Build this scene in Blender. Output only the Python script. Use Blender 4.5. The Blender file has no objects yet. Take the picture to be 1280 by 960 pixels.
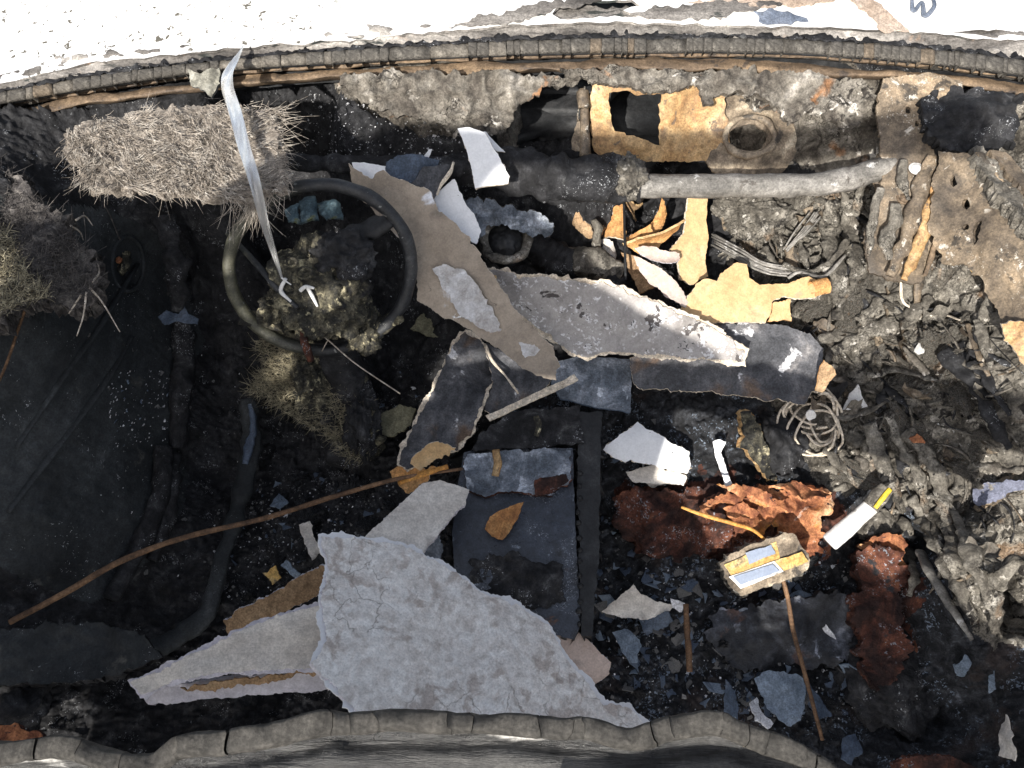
import bpy, math, random
import numpy as np
from mathutils import Vector, Matrix
from mathutils.geometry import delaunay_2d_cdt
random.seed(7); rng = np.random.default_rng(7)
SC = bpy.context.scene
COL = SC.collection
# ------------------------------------------------------------------ camera
CAM = Vector((0.0, -0.62, 2.25)); TILT = math.radians(30); F = 1108.0
cd = bpy.data.cameras.new('camera'); co = bpy.data.objects.new('camera', cd); COL.objects.link(co)
co.location = CAM; co.rotation_euler = (TILT, 0, 0)
cd.sensor_width = 36; cd.lens = 36*F/1280; cd.clip_start = 0.02; cd.clip_end = 3000
SC.camera = co
# ------------------------------------------------------------------ light
SUN = Vector((-0.30, -0.72, 0.63)).normalized()          # towards the sun
SUN_STRENGTH, SKY_STRENGTH, EXPOSURE = 4.3, 0.12, 0.74
w = bpy.data.worlds.new('World'); SC.world = w; w.use_nodes = True
nt = w.node_tree; bg = nt.nodes['Background']
sk = nt.nodes.new('ShaderNodeTexSky'); sk.sky_type = 'NISHITA'; sk.sun_disc = False
sk.sun_elevation = math.asin(SUN.z); sk.sun_rotation = math.atan2(SUN.x, SUN.y)
sk.air_density = 1.0; sk.dust_density = 2.2; sk.ozone_density = 0.6
hs_ = nt.nodes.new('ShaderNodeHueSaturation'); hs_.inputs['Saturation'].default_value = 0.48
nt.links.new(sk.outputs[0], hs_.inputs['Color']); nt.links.new(hs_.outputs[0], bg.inputs[0]); bg.inputs[1].default_value = SKY_STRENGTH
ld = bpy.data.lights.new('sun', 'SUN'); lo = bpy.data.objects.new('sun', ld); COL.objects.link(lo)
ld.energy = SUN_STRENGTH; ld.angle = math.radians(0.6); ld.color = (1.0, 0.95, 0.87)
lo.location = SUN*20; lo.rotation_euler = SUN.to_track_quat('Z', 'Y').to_euler()
vs = SC.view_settings; vs.view_transform = 'Standard'; vs.look = 'None'; vs.exposure = EXPOSURE; vs.gamma = 1

# ------------------------------------------------------------------ numpy noise
def _h(i, j, k, s):
    h = (i.astype(np.int64)*374761393 + j.astype(np.int64)*668265263 + k.astype(np.int64)*2147483647 + s*974634541) & 0x7fffffff
    h = (h ^ (h >> 13))*1274126177 & 0x7fffffff
    return ((h ^ (h >> 16)) & 0xffff)/65535.0
def vnoise(x, y, z, s=0):
    x, y, z = np.broadcast_arrays(x, y, z)
    i, j, k = np.floor(x), np.floor(y), np.floor(z)
    fx, fy, fz = x-i, y-j, z-k
    fx, fy, fz = [f*f*f*(f*(f*6-15)+10) for f in (fx, fy, fz)]
    r = 0
    for a in (0, 1):
        for b in (0, 1):
            for c in (0, 1):
                r = r + _h(i+a, j+b, k+c, s)*(fx if a else 1-fx)*(fy if b else 1-fy)*(fz if c else 1-fz)
    return r*2-1
def fbm(x, y, z=0.0, o=4, s=0, g=0.5):
    r, a, t = 0, 1, 0
    for q in range(o):
        r = r + a*vnoise(x*2**q+q*7.3, y*2**q-q*3.1, z*2**q+q*1.7 if np.ndim(z) else np.float64(z*2**q+q*1.7), s+q); t += a; a *= g
    return r/t*1.6
def ridge(x, y, z=0.0, o=4, s=0):
    r, a, t = 0, 1, 0
    for q in range(o):
        n = 1-np.abs(vnoise(x*2**q+q*5.1, y*2**q+q*2.9, np.float64(z)+q if not np.ndim(z) else z*2**q, s+q))*1.6
        r = r+a*n*np.abs(n); t += a; a *= .5
    return r/t
# ------------------------------------------------------------------ pixels of the photo (1280x960) <-> the place
CT, ST = math.cos(TILT), math.sin(TILT)
def ray(px, py):
    y = (480-py)/F
    return Vector(((px-640)/F, y*CT+ST, y*ST-CT))
def at(px, py, z):
    d = ray(px, py); return CAM+d*((z-CAM.z)/d.z)
def project(X, Y, Z):
    dx, dy, dz = X-CAM.x, Y-CAM.y, Z-CAM.z
    cy = dy*CT+dz*ST; cz = -(-dy*ST+dz*CT)
    return 640+F*dx/cz, 480-F*cy/cz
# rough relief of the burnt interior: pixel, height (m)
TP = [(60,100,1.0),(250,112,.92),(430,104,.95),(600,100,.95),(760,100,.95),(950,100,.95),(1130,100,.95),(1262,112,.98),
 (80,160,.92),(250,190,.88),(430,160,.88),(600,160,.84),(680,165,.60),(790,150,.62),(900,150,.80),(1000,150,.83),(1100,160,.86),(1230,170,.93),
 (40,250,.92),(200,260,.72),(330,230,.62),(400,260,.55),(500,205,.78),(640,260,.68),(760,270,.50),(900,225,.66),(1050,170,.80),(960,285,.62),(1060,300,.64),(1130,280,.78),(1220,300,.86),(1275,260,.95),
 (20,380,.86),(150,340,.66),(240,350,.50),(340,350,.40),(450,380,.45),(560,330,.62),(680,330,.60),(760,360,.56),(860,330,.58),(960,420,.58),(1080,390,.64),(1180,380,.72),(1270,390,.84),
 (60,520,.68),(180,500,.52),(260,480,.38),(350,500,.34),(480,470,.36),(570,480,.48),(700,510,.48),(800,500,.46),(920,520,.50),(1040,510,.56),(1130,500,.60),(1270,510,.74),
 (60,650,.58),(160,640,.46),(250,600,.30),(380,640,.30),(500,600,.36),(560,680,.32),(650,660,.40),(760,640,.34),(860,640,.40),(960,640,.42),(1080,660,.40),(1130,700,.34),(1170,560,.58),(1240,650,.66),(1278,700,.72),
 (60,800,.46),(200,760,.30),(330,780,.28),(480,800,.28),(640,850,.30),(760,760,.30),(860,800,.32),(980,780,.34),(1060,800,.36),(1120,800,.34),(1175,780,.22),(1235,790,.42),(1278,800,.52),
 (60,900,.42),(200,900,.28),(420,930,.26),(700,940,.28),(900,920,.32),(1060,910,.34),(1180,900,.34),(1275,900,.50)]
_tp = np.array([[*at(a,b,c)] for a,b,c in TP])
_tp = np.vstack([_tp, [[-1.3,.9,1.0],[-1.3,.2,.85],[-1.3,-.5,.6],[1.3,.9,1.0],[1.3,.2,.85],[1.3,-.5,.7],[-1.0,-1.2,.4],[0,-1.2,.3],[1.0,-1.2,.4],[-1.0,1.3,.9],[0,1.3,.8],[1,1.3,.9]]])
_d = np.hypot(_tp[:,None,0]-_tp[None,:,0], _tp[:,None,1]-_tp[None,:,1])
_n = len(_tp); _A = np.zeros((_n+3,_n+3)); _A[:_n,:_n] = _d+np.eye(_n)*.004; _A[:_n,_n] = 1; _A[:_n,_n+1:] = _tp[:,:2]; _A[_n:,:_n] = _A[:_n,_n:].T
_w = np.linalg.solve(_A, np.r_[_tp[:,2], 0, 0, 0])
def base_z(x, y):                                         # smooth surface through those points
    x = np.asarray(x, float); y = np.asarray(y, float)
    sh = x.shape; x = x.ravel(); y = y.ravel(); out = np.empty_like(x)
    for a in range(0, len(x), 40000):
        d = np.hypot(x[a:a+40000,None]-_tp[None,:,0], y[a:a+40000,None]-_tp[None,:,1])
        out[a:a+40000] = d@_w[:_n]+_w[_n]+x[a:a+40000]*_w[_n+1]+y[a:a+40000]*_w[_n+2]
    return out.reshape(sh)
def poly_sd(px, py, poly):                               # signed distance to a polygon in pixels, + inside
    px = np.asarray(px, float); py = np.asarray(py, float)
    d = np.full(px.shape, 1e9); ins = np.zeros(px.shape, bool)
    n = len(poly)
    for i in range(n):
        ax, ay = poly[i]; bx, by = poly[(i+1) % n]
        ex, ey = bx-ax, by-ay
        t = np.clip(((px-ax)*ex+(py-ay)*ey)/(ex*ex+ey*ey+1e-9), 0, 1)
        d = np.minimum(d, np.hypot(px-ax-t*ex, py-ay-t*ey))
        c = (ay > py) != (by > py)
        with np.errstate(divide='ignore', invalid='ignore'):
            xi = (bx-ax)*(py-ay)/(by-ay if by != ay else 1e-9)+ax
        ins ^= c & (px < xi)
    return np.where(ins, d, -d)
# ------------------------------------------------------------------ materials
MATS = {}
def rgb(c): return (*c, 1.0) if not np.isscalar(c) else (c, c, c, 1.0)
def mat(name, stops, scale=12, detail=8, rough=.85, spec=.3, bump=(60, .5, .004), layers=(), metal=0.0, stretch=None, trans=0.0, dist=0.6, alpha=None, grain=.38):
    if name in MATS: return MATS[name]
    m = bpy.data.materials.new(name); MATS[name] = m; m.use_nodes = True
    n, L = m.node_tree.nodes, m.node_tree.links
    b = n['Principled BSDF']; b.inputs['Metallic'].default_value = metal
    b.inputs['Specular IOR Level'].default_value = spec
    tc = n.new('ShaderNodeTexCoord'); vec = tc.outputs['Object']
    if stretch:
        mp = n.new('ShaderNodeMapping'); mp.inputs['Scale'].default_value = stretch; mp.inputs['Rotation'].default_value = (0,0,0)
        L.new(vec, mp.inputs[0]); vec2 = mp.outputs[0]
    else: vec2 = vec
    def noise(sc, det=6, v=None, d=0.0, ro=.6):
        t = n.new('ShaderNodeTexNoise'); t.inputs['Scale'].default_value = sc; t.inputs['Detail'].default_value = det
        t.inputs['Distortion'].default_value = d; t.inputs['Roughness'].default_value = ro
        L.new(v or vec2, t.inputs['Vector']); return t.outputs['Fac']
    def ramp(x, st):
        r = n.new('ShaderNodeValToRGB'); e = r.color_ramp.elements
        while len(e) < len(st): e.new(.5)
        for q, (p, c) in zip(e, st): q.position = p; q.color = rgb(c)
        L.new(x, r.inputs[0]); return r.outputs[0]
    lo_, hi_ = .30, .70
    st = [(lo_+(hi_-lo_)*p, c) for p, c in stops]
    base = noise(scale, detail, None, dist, .65)
    colr = ramp(base, st)
    masks = []
    for ly in layers:
        kind = ly.get('kind', 'noise'); v = vec if ly.get('iso', True) else vec2
        if kind == 'noise': x = noise(ly['scale'], ly.get('detail', 5), v, ly.get('dist', .4))
        elif kind == 'wave':
            t = n.new('ShaderNodeTexWave'); t.inputs['Scale'].default_value = ly['scale']; t.inputs['Distortion'].default_value = ly.get('dist', 4)
            t.inputs['Detail'].default_value = 3; L.new(v, t.inputs['Vector']); x = t.outputs['Fac']
        else:
            t = n.new('ShaderNodeTexVoronoi'); t.inputs['Scale'].default_value = ly['scale']
            if kind == 'crack': t.feature = 'DISTANCE_TO_EDGE'
            nn = n.new('ShaderNodeTexNoise'); nn.inputs['Scale'].default_value = ly['scale']*1.7; nn.inputs['Detail'].default_value = 4; L.new(v, nn.inputs['Vector'])
            mx = n.new('ShaderNodeMix'); mx.data_type = 'VECTOR'; mx.inputs[0].default_value = ly.get('warp', .06)
            L.new(v, mx.inputs[4]); L.new(nn.outputs['Color'], mx.inputs[5]); L.new(mx.outputs[1], t.inputs['Vector']); x = t.outputs['Distance']
        mr = n.new('ShaderNodeMapRange'); mr.interpolation_type = 'SMOOTHSTEP'
        mr.inputs[1].default_value = ly['lo']*(1.7 if kind == 'voronoi' else 1); mr.inputs[2].default_value = ly['hi']*(1.7 if kind == 'voronoi' else 1); L.new(x, mr.inputs[0])
        k = mr.outputs[0]
        if 'gate' in ly:                                  # patchy: only where a larger noise is high
            g = noise(ly['gate'][0], 3, vec, .3); gr = n.new('ShaderNodeMapRange'); gr.inputs[1].default_value = ly['gate'][1]; gr.inputs[2].default_value = ly['gate'][1]+ly['gate'][2] if len(ly['gate'])>2 else ly['gate'][1]+.08
            L.new(g, gr.inputs[0]); mu = n.new('ShaderNodeMath'); mu.operation = 'MULTIPLY'; L.new(k, mu.inputs[0]); L.new(gr.outputs[0], mu.inputs[1]); k = mu.outputs[0]
        if 'posx' in ly:                                  # only on one side of the thing
            sx_ = n.new('ShaderNodeSeparateXYZ'); L.new(vec, sx_.inputs[0]); gr = n.new('ShaderNodeMapRange'); gr.inputs[1].default_value, gr.inputs[2].default_value = ly['posx']
            L.new(sx_.outputs[0], gr.inputs[0]); mu = n.new('ShaderNodeMath'); mu.operation = 'MULTIPLY'; L.new(k, mu.inputs[0]); L.new(gr.outputs[0], mu.inputs[1]); k = mu.outputs[0]
        if 'amt' in ly:
            mu = n.new('ShaderNodeMath'); mu.operation = 'MULTIPLY'; mu.inputs[1].default_value = ly['amt']; L.new(k, mu.inputs[0]); k = mu.outputs[0]
        mix = n.new('ShaderNodeMix'); mix.data_type = 'RGBA'
        L.new(k, mix.inputs[0]); L.new(colr, mix.inputs[6]); mix.inputs[7].default_value = rgb(ly['color']); colr = mix.outputs[2]
        if ly.get('h'): masks.append((k, ly['h']))
    if grain:                                             # fine grain at two sizes
        for sc_, g_ in ((75, grain*.8), (260, grain)):
            mr = n.new('ShaderNodeMapRange'); mr.inputs[1].default_value = .32; mr.inputs[2].default_value = .68; mr.inputs[3].default_value = 1-g_; mr.inputs[4].default_value = 1+g_*.8
            L.new(noise(sc_, 4, vec, .2), mr.inputs[0]); vm = n.new('ShaderNodeVectorMath'); vm.operation = 'SCALE'; L.new(colr, vm.inputs[0]); L.new(mr.outputs[0], vm.inputs['Scale']); colr = vm.outputs[0]
    L.new(colr, b.inputs['Base Color'])
    rr = n.new('ShaderNodeMapRange'); rr.inputs[1].default_value = .3; rr.inputs[2].default_value = .7
    rr.inputs[3].default_value = max(.05, rough-.15); rr.inputs[4].default_value = min(1, rough+.12)
    L.new(noise(scale*2.3, 4), rr.inputs[0]); L.new(rr.outputs[0], b.inputs['Roughness'])
    if bump:
        hh = noise(bump[0], 10, None, .3, .7); 
        for k, amt in masks:
            ma = n.new('ShaderNodeMath'); ma.operation = 'MULTIPLY_ADD'; ma.inputs[1].default_value = amt; L.new(k, ma.inputs[0]); L.new(hh, ma.inputs[2]); hh = ma.outputs[0]
        bp = n.new('ShaderNodeBump'); bp.inputs['Strength'].default_value = bump[1]; bp.inputs['Distance'].default_value = bump[2]
        L.new(hh, bp.inputs['Height']); L.new(bp.outputs[0], b.inputs['Normal'])
    if trans: b.inputs['Transmission Weight'].default_value = trans
    if alpha: b.inputs['Alpha'].default_value = alpha
    return m
# ------------------------------------------------------------------ objects
def tag(o, label=None, cat=None, group=None, kind=None):
    if label: o['label'] = label
    if cat: o['category'] = cat
    if group: o['group'] = group
    if kind: o['kind'] = kind
    return o
def empty(name, loc, label=None, cat=None, group=None):
    o = bpy.data.objects.new(name, None); o.location = loc; o.empty_display_size = .05; COL.objects.link(o)
    return tag(o, label, cat, group)
def mesh_obj(name, V, Fc, mats, parent=None, fm=None, smooth=True, sm=None):
    V = np.asarray(V, float); c = V.mean(0)
    me = bpy.data.meshes.new(name)
    if isinstance(Fc, np.ndarray):
        k = Fc.shape[1]; nf = len(Fc)
        me.vertices.add(len(V)); me.vertices.foreach_set('co', (V-c).astype(np.float32).ravel())
        me.loops.add(nf*k); me.loops.foreach_set('vertex_index', Fc.astype(np.int32).ravel())
        me.polygons.add(nf); me.polygons.foreach_set('loop_start', np.arange(0, nf*k, k, dtype=np.int32))
        me.update(calc_edges=True); me.validate()
    else:
        me.from_pydata((V-c).tolist(), [], [tuple(map(int, f)) for f in Fc]); me.update()
    if not isinstance(mats, (list, tuple)): mats = [mats]
    for m in mats: me.materials.append(m)
    n = len(me.polygons)
    if fm is not None: me.polygons.foreach_set('material_index', np.asarray(fm, np.int32)[:n])
    if sm is not None: me.polygons.foreach_set('use_smooth', np.asarray(sm, bool)[:n])
    else: me.polygons.foreach_set('use_smooth', np.full(n, smooth))
    o = bpy.data.objects.new(name, me); COL.objects.link(o)
    o.location = c
    if parent:
        o.parent = parent; p = Vector(c); q = parent
        while q: p = p-Vector(q.location); q = q.parent
        o.location = p
    return o
class MB:                                                 # gathers vertices and faces
    def __init__(s): s.V = []; s.F = []; s.M = []; s.S = []; s.n = 0
    def add(s, V, Fc, m=0, smooth=True):
        V = np.asarray(V, float); s.V.append(V)
        for f in Fc: s.F.append(tuple(int(i)+s.n for i in f)); s.M.append(m); s.S.append(smooth)
        s.n += len(V)
    def build(s, name, mats, parent=None): return mesh_obj(name, np.vstack(s.V), s.F, mats, parent, s.M, sm=s.S)
def smooth_path(P, n):
    P = np.asarray([tuple(p) for p in P], float)
    if len(P) == 2: t = np.linspace(0, 1, n)[:,None]; return P[0]*(1-t)+P[1]*t
    Q = np.vstack([2*P[0]-P[1], P, 2*P[-1]-P[-2]]); out = []
    for u in np.linspace(0, len(P)-1-1e-6, n):
        i = int(u); t = u-i; a, b, c, d = Q[i], Q[i+1], Q[i+2], Q[i+3]
        out.append(.5*((2*b)+(-a+c)*t+(2*a-5*b+4*c-d)*t*t+(-a+3*b-3*c+d)*t**3))
    return np.array(out)
def tube_geo(P, r, n=24, k=8, jit=0.0, flat=1.0, seed=0, closed=False, nscale=40, ref=(0,0,1)):
    C = smooth_path(P, n) if not closed else np.asarray(P, float)
    n = len(C); r = np.interp(np.linspace(0,1,n), np.linspace(0,1,len(np.atleast_1d(r))), np.atleast_1d(r))
    T = np.gradient(C, axis=0) if not closed else (np.roll(C,-1,0)-np.roll(C,1,0))
    T /= np.linalg.norm(T, axis=1)[:,None]+1e-12
    R = np.asarray(ref, float); A = np.cross(T, R); bad = np.linalg.norm(A, axis=1) < .15
    A[bad] = np.cross(T[bad], (1.,.2,0)); A /= np.linalg.norm(A, axis=1)[:,None]; B = np.cross(A, T)
    th = np.arange(k)/k*2*math.pi
    D = A[:,None,:]*np.cos(th)[None,:,None]+B[:,None,:]*np.sin(th)[None,:,None]*flat
    V = C[:,None,:]+D*r[:,None,None]
    if jit:
        q = V.reshape(-1,3)*nscale; nn = fbm(q[:,0],q[:,1],q[:,2],3,seed).reshape(n,k)
        V = V+D*(r[:,None]*jit*nn)[...,None]
    V = V.reshape(-1,3); Fc = []
    m = n if closed else n-1
    for i in range(m):
        j = (i+1) % n
        for a in range(k): b = (a+1) % k; Fc.append((i*k+a, i*k+b, j*k+b, j*k+a))
    if not closed:
        Fc.append(tuple(range(k))[::-1]); Fc.append(tuple((n-1)*k+a for a in range(k)))
    return V, Fc
def tube(name, P, r, m, parent=None, **kw):
    V, Fc = tube_geo(P, r, **kw); return mesh_obj(name, V, Fc, m, parent)
def resample(poly, step):
    P = np.asarray(poly, float); out = []
    for i in range(len(P)):
        a, b = P[i], P[(i+1) % len(P)]; k = max(1, int(np.hypot(*(b-a))/step))
        for t in range(k): out.append(a+(b-a)*t/k)
    return np.array(out)
def sheet_geo(outline, zpts, thick, jag=.003, bend=(0,0,0), amp=.0, ascale=14, grid=.012, seed=0, axis=None, holes=(), fine=0.0, fscale=60, nseed=None, cen=None):
    """A broken sheet: pixel outline on the plane through three (px,py,z) points, real thickness below it."""
    A, B, Cc = [at(*p) for p in zpts]
    N = (B-A).cross(Cc-A).normalized()
    mid = (A+B+Cc)/3
    if N.dot(CAM-mid) < 0: N = -N
    def onp(px, py):
        d = ray(px, py); return CAM+d*((A-CAM).dot(N)/d.dot(N))
    W = [onp(*p) for p in outline]
    c = sum(W, Vector())/len(W)
    if cen: c = sum([onp(*p) for p in cen], Vector())/len(cen)
    if axis: U = (onp(*axis[1])-onp(*axis[0])).normalized()
    else: U = Vector((1,0,0)); U = (U-N*U.dot(N)).normalized()
    Vv = N.cross(U)
    P = np.array([((p-c).dot(U), (p-c).dot(Vv)) for p in W])
    def jagged(P, s):
        R = resample(P, max(.004, grid*.5)); 
        if jag:
            T = np.roll(R,-1,0)-np.roll(R,1,0); T /= np.linalg.norm(T,axis=1)[:,None]+1e-9; Nn = np.c_[T[:,1],-T[:,0]]
            sl = np.r_[0, np.cumsum(np.linalg.norm(np.diff(R,axis=0),axis=1))]; rg = np.random.default_rng(1000+s)
            kn = np.cumsum(np.r_[0, rg.uniform(.004,.022,int(sl[-1]/.011)+4)]); f = np.interp(sl, kn, rg.normal(0,.75,len(kn)))+.25*rg.normal(0,1,len(sl)); f *= np.clip(np.minimum(sl, sl[-1]-sl)/.01,0,1)
            R = R+Nn*(f*jag)[:,None]
        return R
    loops = [jagged(P, seed)]
    for h in holes: loops.append(jagged(np.array([((onp(*p)-c).dot(U),(onp(*p)-c).dot(Vv)) for p in h]), seed+31))
    R = loops[0]
    lo_, hi_ = R.min(0), R.max(0); ext = (hi_-lo_)
    gx, gy = np.meshgrid(np.arange(lo_[0], hi_[0], grid), np.arange(lo_[1], hi_[1], grid)); 
    G = np.c_[gx.ravel(), gy.ravel()]+rng.uniform(-.25,.25,(gx.size,2))*grid
    ok = poly_sd(G[:,0], G[:,1], [tuple(q) for q in R]) > grid*.45
    for h in loops[1:]: ok &= poly_sd(G[:,0], G[:,1], [tuple(q) for q in h]) < -grid*.45
    G = G[ok]
    pts = [Vector(q) for L_ in loops for q in L_]+[Vector(q) for q in G]
    faces = []; s = 0
    for L_ in loops: faces.append(list(range(s, s+len(L_)))); s += len(L_)
    edges = [(f[i], f[(i+1) % len(f)]) for f in faces for i in range(len(f))]
    v2, e2, f2, *_ = delaunay_2d_cdt(pts, edges, [], 0, 1e-6)
    Q = np.array([tuple(q) for q in v2])
    cen = np.array([Q[list(f)].mean(0) for f in f2])
    keep = poly_sd(cen[:,0], cen[:,1], [tuple(q) for q in R]) > 0
    for h in loops[1:]: keep &= poly_sd(cen[:,0], cen[:,1], [tuple(q) for q in h]) < 0
    T = [tuple(f) for f, k in zip(f2, keep) if k]
    a = Q[:,0]/(ext[0]/2+1e-9); b = Q[:,1]/(ext[1]/2+1e-9)
    h = bend[0]*a*a+bend[1]*b*b+(bend[2]*a*b if len(bend) > 2 else 0)
    if len(bend) > 3: h = h+bend[3]*a**3
    if amp: h = h+amp*fbm(Q[:,0]*ascale, Q[:,1]*ascale, 0.0, 4, (seed if nseed is None else nseed)+3)
    top_h = h+(fine*ridge(Q[:,0]*fscale, Q[:,1]*fscale, 0.0, 4, seed+5) if fine else 0)
    c_, U_, V_, N_ = map(np.array, (c, U, Vv, N))
    top = c_+Q[:,:1]*U_+Q[:,1:]*V_+top_h[:,None]*N_
    bot = c_+Q[:,:1]*U_+Q[:,1:]*V_+(h-thick)[:,None]*N_
    mb = MB()
    def wind(t):
        p = Q[list(t)]; ar = (p[1,0]-p[0,0])*(p[2,1]-p[0,1])-(p[1,1]-p[0,1])*(p[2,0]-p[0,0]); return t if ar > 0 else t[::-1]
    T = [wind(t) for t in T]
    mb.add(top, T, 0)
    if thick > 0:
        mb.add(bot, [t[::-1] for t in T], 2)
        cnt = {}
        for t in T:
            for i in range(len(t)): cnt[(t[i], t[(i+1) % len(t)])] = 1
        be = [e for e in cnt if (e[1], e[0]) not in cnt]
        ids = sorted({i for e in be for i in e}); mp = {v: i for i, v in enumerate(ids)}; k = len(ids)
        midr = (top[ids]+bot[ids])/2+np.c_[rng.normal(0, thick*.12, (k,3))]
        mb.add(np.vstack([top[ids], midr, bot[ids]]), [f for a_, b_ in be for f in ((mp[a_], mp[a_]+k, mp[b_]+k, mp[b_]), (mp[a_]+k, mp[a_]+2*k, mp[b_]+2*k, mp[b_]+k))], 1, False)
    return mb
def sheet(name, label, cat, outline, zpts, thick, mats, parent=None, group=None, kind=None, **kw):
    mb = sheet_geo(outline, zpts, thick, **kw)
    if not isinstance(mats, (list, tuple)): mats = [mats]*3
    if len(mats) == 2: mats = [mats[0], mats[1], mats[0]]
    return tag(mb.build(name, mats, parent), label, cat, group, kind)
def ico(sub=3):
    t = (1+5**.5)/2
    V = [(-1,t,0),(1,t,0),(-1,-t,0),(1,-t,0),(0,-1,t),(0,1,t),(0,-1,-t),(0,1,-t),(t,0,-1),(t,0,1),(-t,0,-1),(-t,0,1)]
    Fc = [(0,11,5),(0,5,1),(0,1,7),(0,7,10),(0,10,11),(1,5,9),(5,11,4),(11,10,2),(10,7,6),(7,1,8),(3,9,4),(3,4,2),(3,2,6),(3,6,8),(3,8,9),(4,9,5),(2,4,11),(6,2,10),(8,6,7),(9,8,1)]
    V = [np.array(v)/np.linalg.norm(v) for v in V]
    for _ in range(sub):
        c = {}; N = []
        def m(a, b):
            k = (min(a,b), max(a,b))
            if k not in c: v = V[a]+V[b]; V.append(v/np.linalg.norm(v)); c[k] = len(V)-1
            return c[k]
        for a, b, d in Fc:
            x, y, z = m(a,b), m(b,d), m(d,a); N += [(a,x,z),(b,y,x),(d,z,y),(x,y,z)]
        Fc = N
    return np.array(V), Fc
ICO = {k: ico(k) for k in (2,3,4,5)}
def lump_geo(c, r, sub=4, amp=.35, scale=3, seed=0, rot=0.0, ridged=0.0, tilt=0.0):
    D, Fc = ICO[sub]; q = D*scale+seed*3.7
    n = fbm(q[:,0],q[:,1],q[:,2],4,seed)*amp
    if ridged: n = n+ridged*(ridge(q[:,0]*1.5,q[:,1]*1.5,q[:,2]*1.5,4,seed+4)-.5)
    V = D*(1+n)[:,None]*np.asarray(r)
    R = np.array(Matrix.Rotation(rot,3,'Z') @ Matrix.Rotation(tilt,3,'X')); return V@R.T+np.asarray(tuple(c)), Fc
def lump(name, c, r, m, parent=None, **kw):
    V, Fc = lump_geo(c, r, **kw); return mesh_obj(name, V, Fc, m, parent)
# ------------------------------------------------------------------ materials of the place
BLK = (.010,.011,.012)
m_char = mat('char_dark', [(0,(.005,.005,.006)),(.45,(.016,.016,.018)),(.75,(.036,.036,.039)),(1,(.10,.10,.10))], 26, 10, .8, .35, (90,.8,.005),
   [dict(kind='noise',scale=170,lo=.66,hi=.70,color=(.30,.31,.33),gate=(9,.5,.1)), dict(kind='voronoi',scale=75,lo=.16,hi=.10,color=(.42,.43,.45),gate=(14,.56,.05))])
m_floor = mat('char_floor', [(0,(.006,.006,.007)),(.5,(.020,.021,.024)),(.8,(.055,.058,.066)),(1,(.14,.15,.17))], 34, 10, .85, .3, (120,.9,.006),
   [dict(kind='voronoi',scale=60,lo=.20,hi=.14,color=(.20,.24,.30),gate=(11,.50,.06)), dict(kind='noise',scale=8,lo=.56,hi=.66,color=(.06,.045,.04),amt=.6)])
m_grey = mat('char_grey', [(0,(.025,.022,.018)),(.3,(.10,.090,.076)),(.6,(.205,.188,.160)),(.85,(.33,.305,.265)),(1,(.46,.425,.37))], 15, 12, .85, .3, (70,1.0,.006),
   [dict(kind='noise',scale=26,lo=.535,hi=.60,color=(.030,.027,.025),detail=10,dist=1.2,gate=(5,.42,.12)), dict(kind='noise',scale=48,lo=.59,hi=.63,color=(.50,.47,.42),detail=6,gate=(9,.45,.08)), dict(kind='crack',scale=30,lo=.035,hi=.0,color=(.02,.018,.016),h=-.9,warp=.16,gate=(7,.46,.08)), dict(kind='noise',scale=7,lo=.58,hi=.70,color=(.30,.19,.11),amt=.6)])
m_fire = mat('char_firewall', [(0,(.035,.03,.027)),(.35,(.12,.106,.09)),(.7,(.23,.21,.18)),(1,(.40,.37,.33))], 14, 12, .9, .2, (70,1.0,.006),
   [dict(kind='noise',scale=30,lo=.54,hi=.61,color=(.045,.04,.036),detail=10,dist=1.0,gate=(6,.43,.12)), dict(kind='noise',scale=28,lo=.60,hi=.65,color=(.64,.60,.54),gate=(6,.46,.08)), dict(kind='crack',scale=20,lo=.03,hi=0,color=(.04,.036,.032),h=-.8,warp=.22,gate=(7,.5,.1)), dict(kind='noise',scale=9,lo=.63,hi=.72,color=(.36,.17,.07),amt=.7)])
m_lpanel = mat('char_left_panel', [(0,(.008,.009,.010)),(.4,(.022,.025,.027)),(.75,(.045,.049,.052)),(1,(.095,.10,.10))], 5, 10, .75, .4, (110,.55,.003),
   [dict(kind='voronoi',scale=60,lo=.09,hi=.05,color=(.5,.5,.52),gate=(9,.50,.1)), dict(kind='noise',scale=14,lo=.62,hi=.7,color=(.09,.085,.075),amt=.6)], stretch=(1.0,.45,1.0))
m_hood = mat('blistered_white_paint', [(0,(.78,.76,.72)),(.5,(.83,.82,.80)),(1,(.86,.86,.86))], 3, 6, .55, .4, (40,.15,.002), grain=.12, stretch=(.4,1.6,1), layers=
   [dict(kind='noise',scale=62,lo=.62,hi=.64,color=(.12,.11,.09),posx=(-.30,-.42),detail=3,h=-.4), dict(kind='noise',scale=8,lo=.62,hi=.70,color=(.42,.40,.385),posx=(-.3,-.1),amt=.8,iso=False)])
m_hoodburn = mat('burnt_hood_edge', [(0,(.03,.028,.026)),(.3,(.11,.10,.092)),(.6,(.27,.25,.23)),(1,(.58,.54,.49))], 7, 12, .8, .3, (60,.9,.004),
   [dict(kind='noise',scale=22,lo=.60,hi=.66,color=(.04,.045,.042),iso=False), dict(kind='noise',scale=10,lo=.63,hi=.7,color=(.33,.22,.15),amt=.6)], stretch=(.35,1.6,1))
m_seal = mat('cracked_rubber', [(0,(.03,.027,.024)),(.4,(.088,.081,.072)),(1,(.23,.212,.186))], 16, 10, .85, .25, (90,.8,.003),
   [dict(kind='crack',scale=55,lo=.05,hi=0,color=(.03,.026,.024),h=-.8,warp=.06,gate=(12,.45,.1))])
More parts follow.
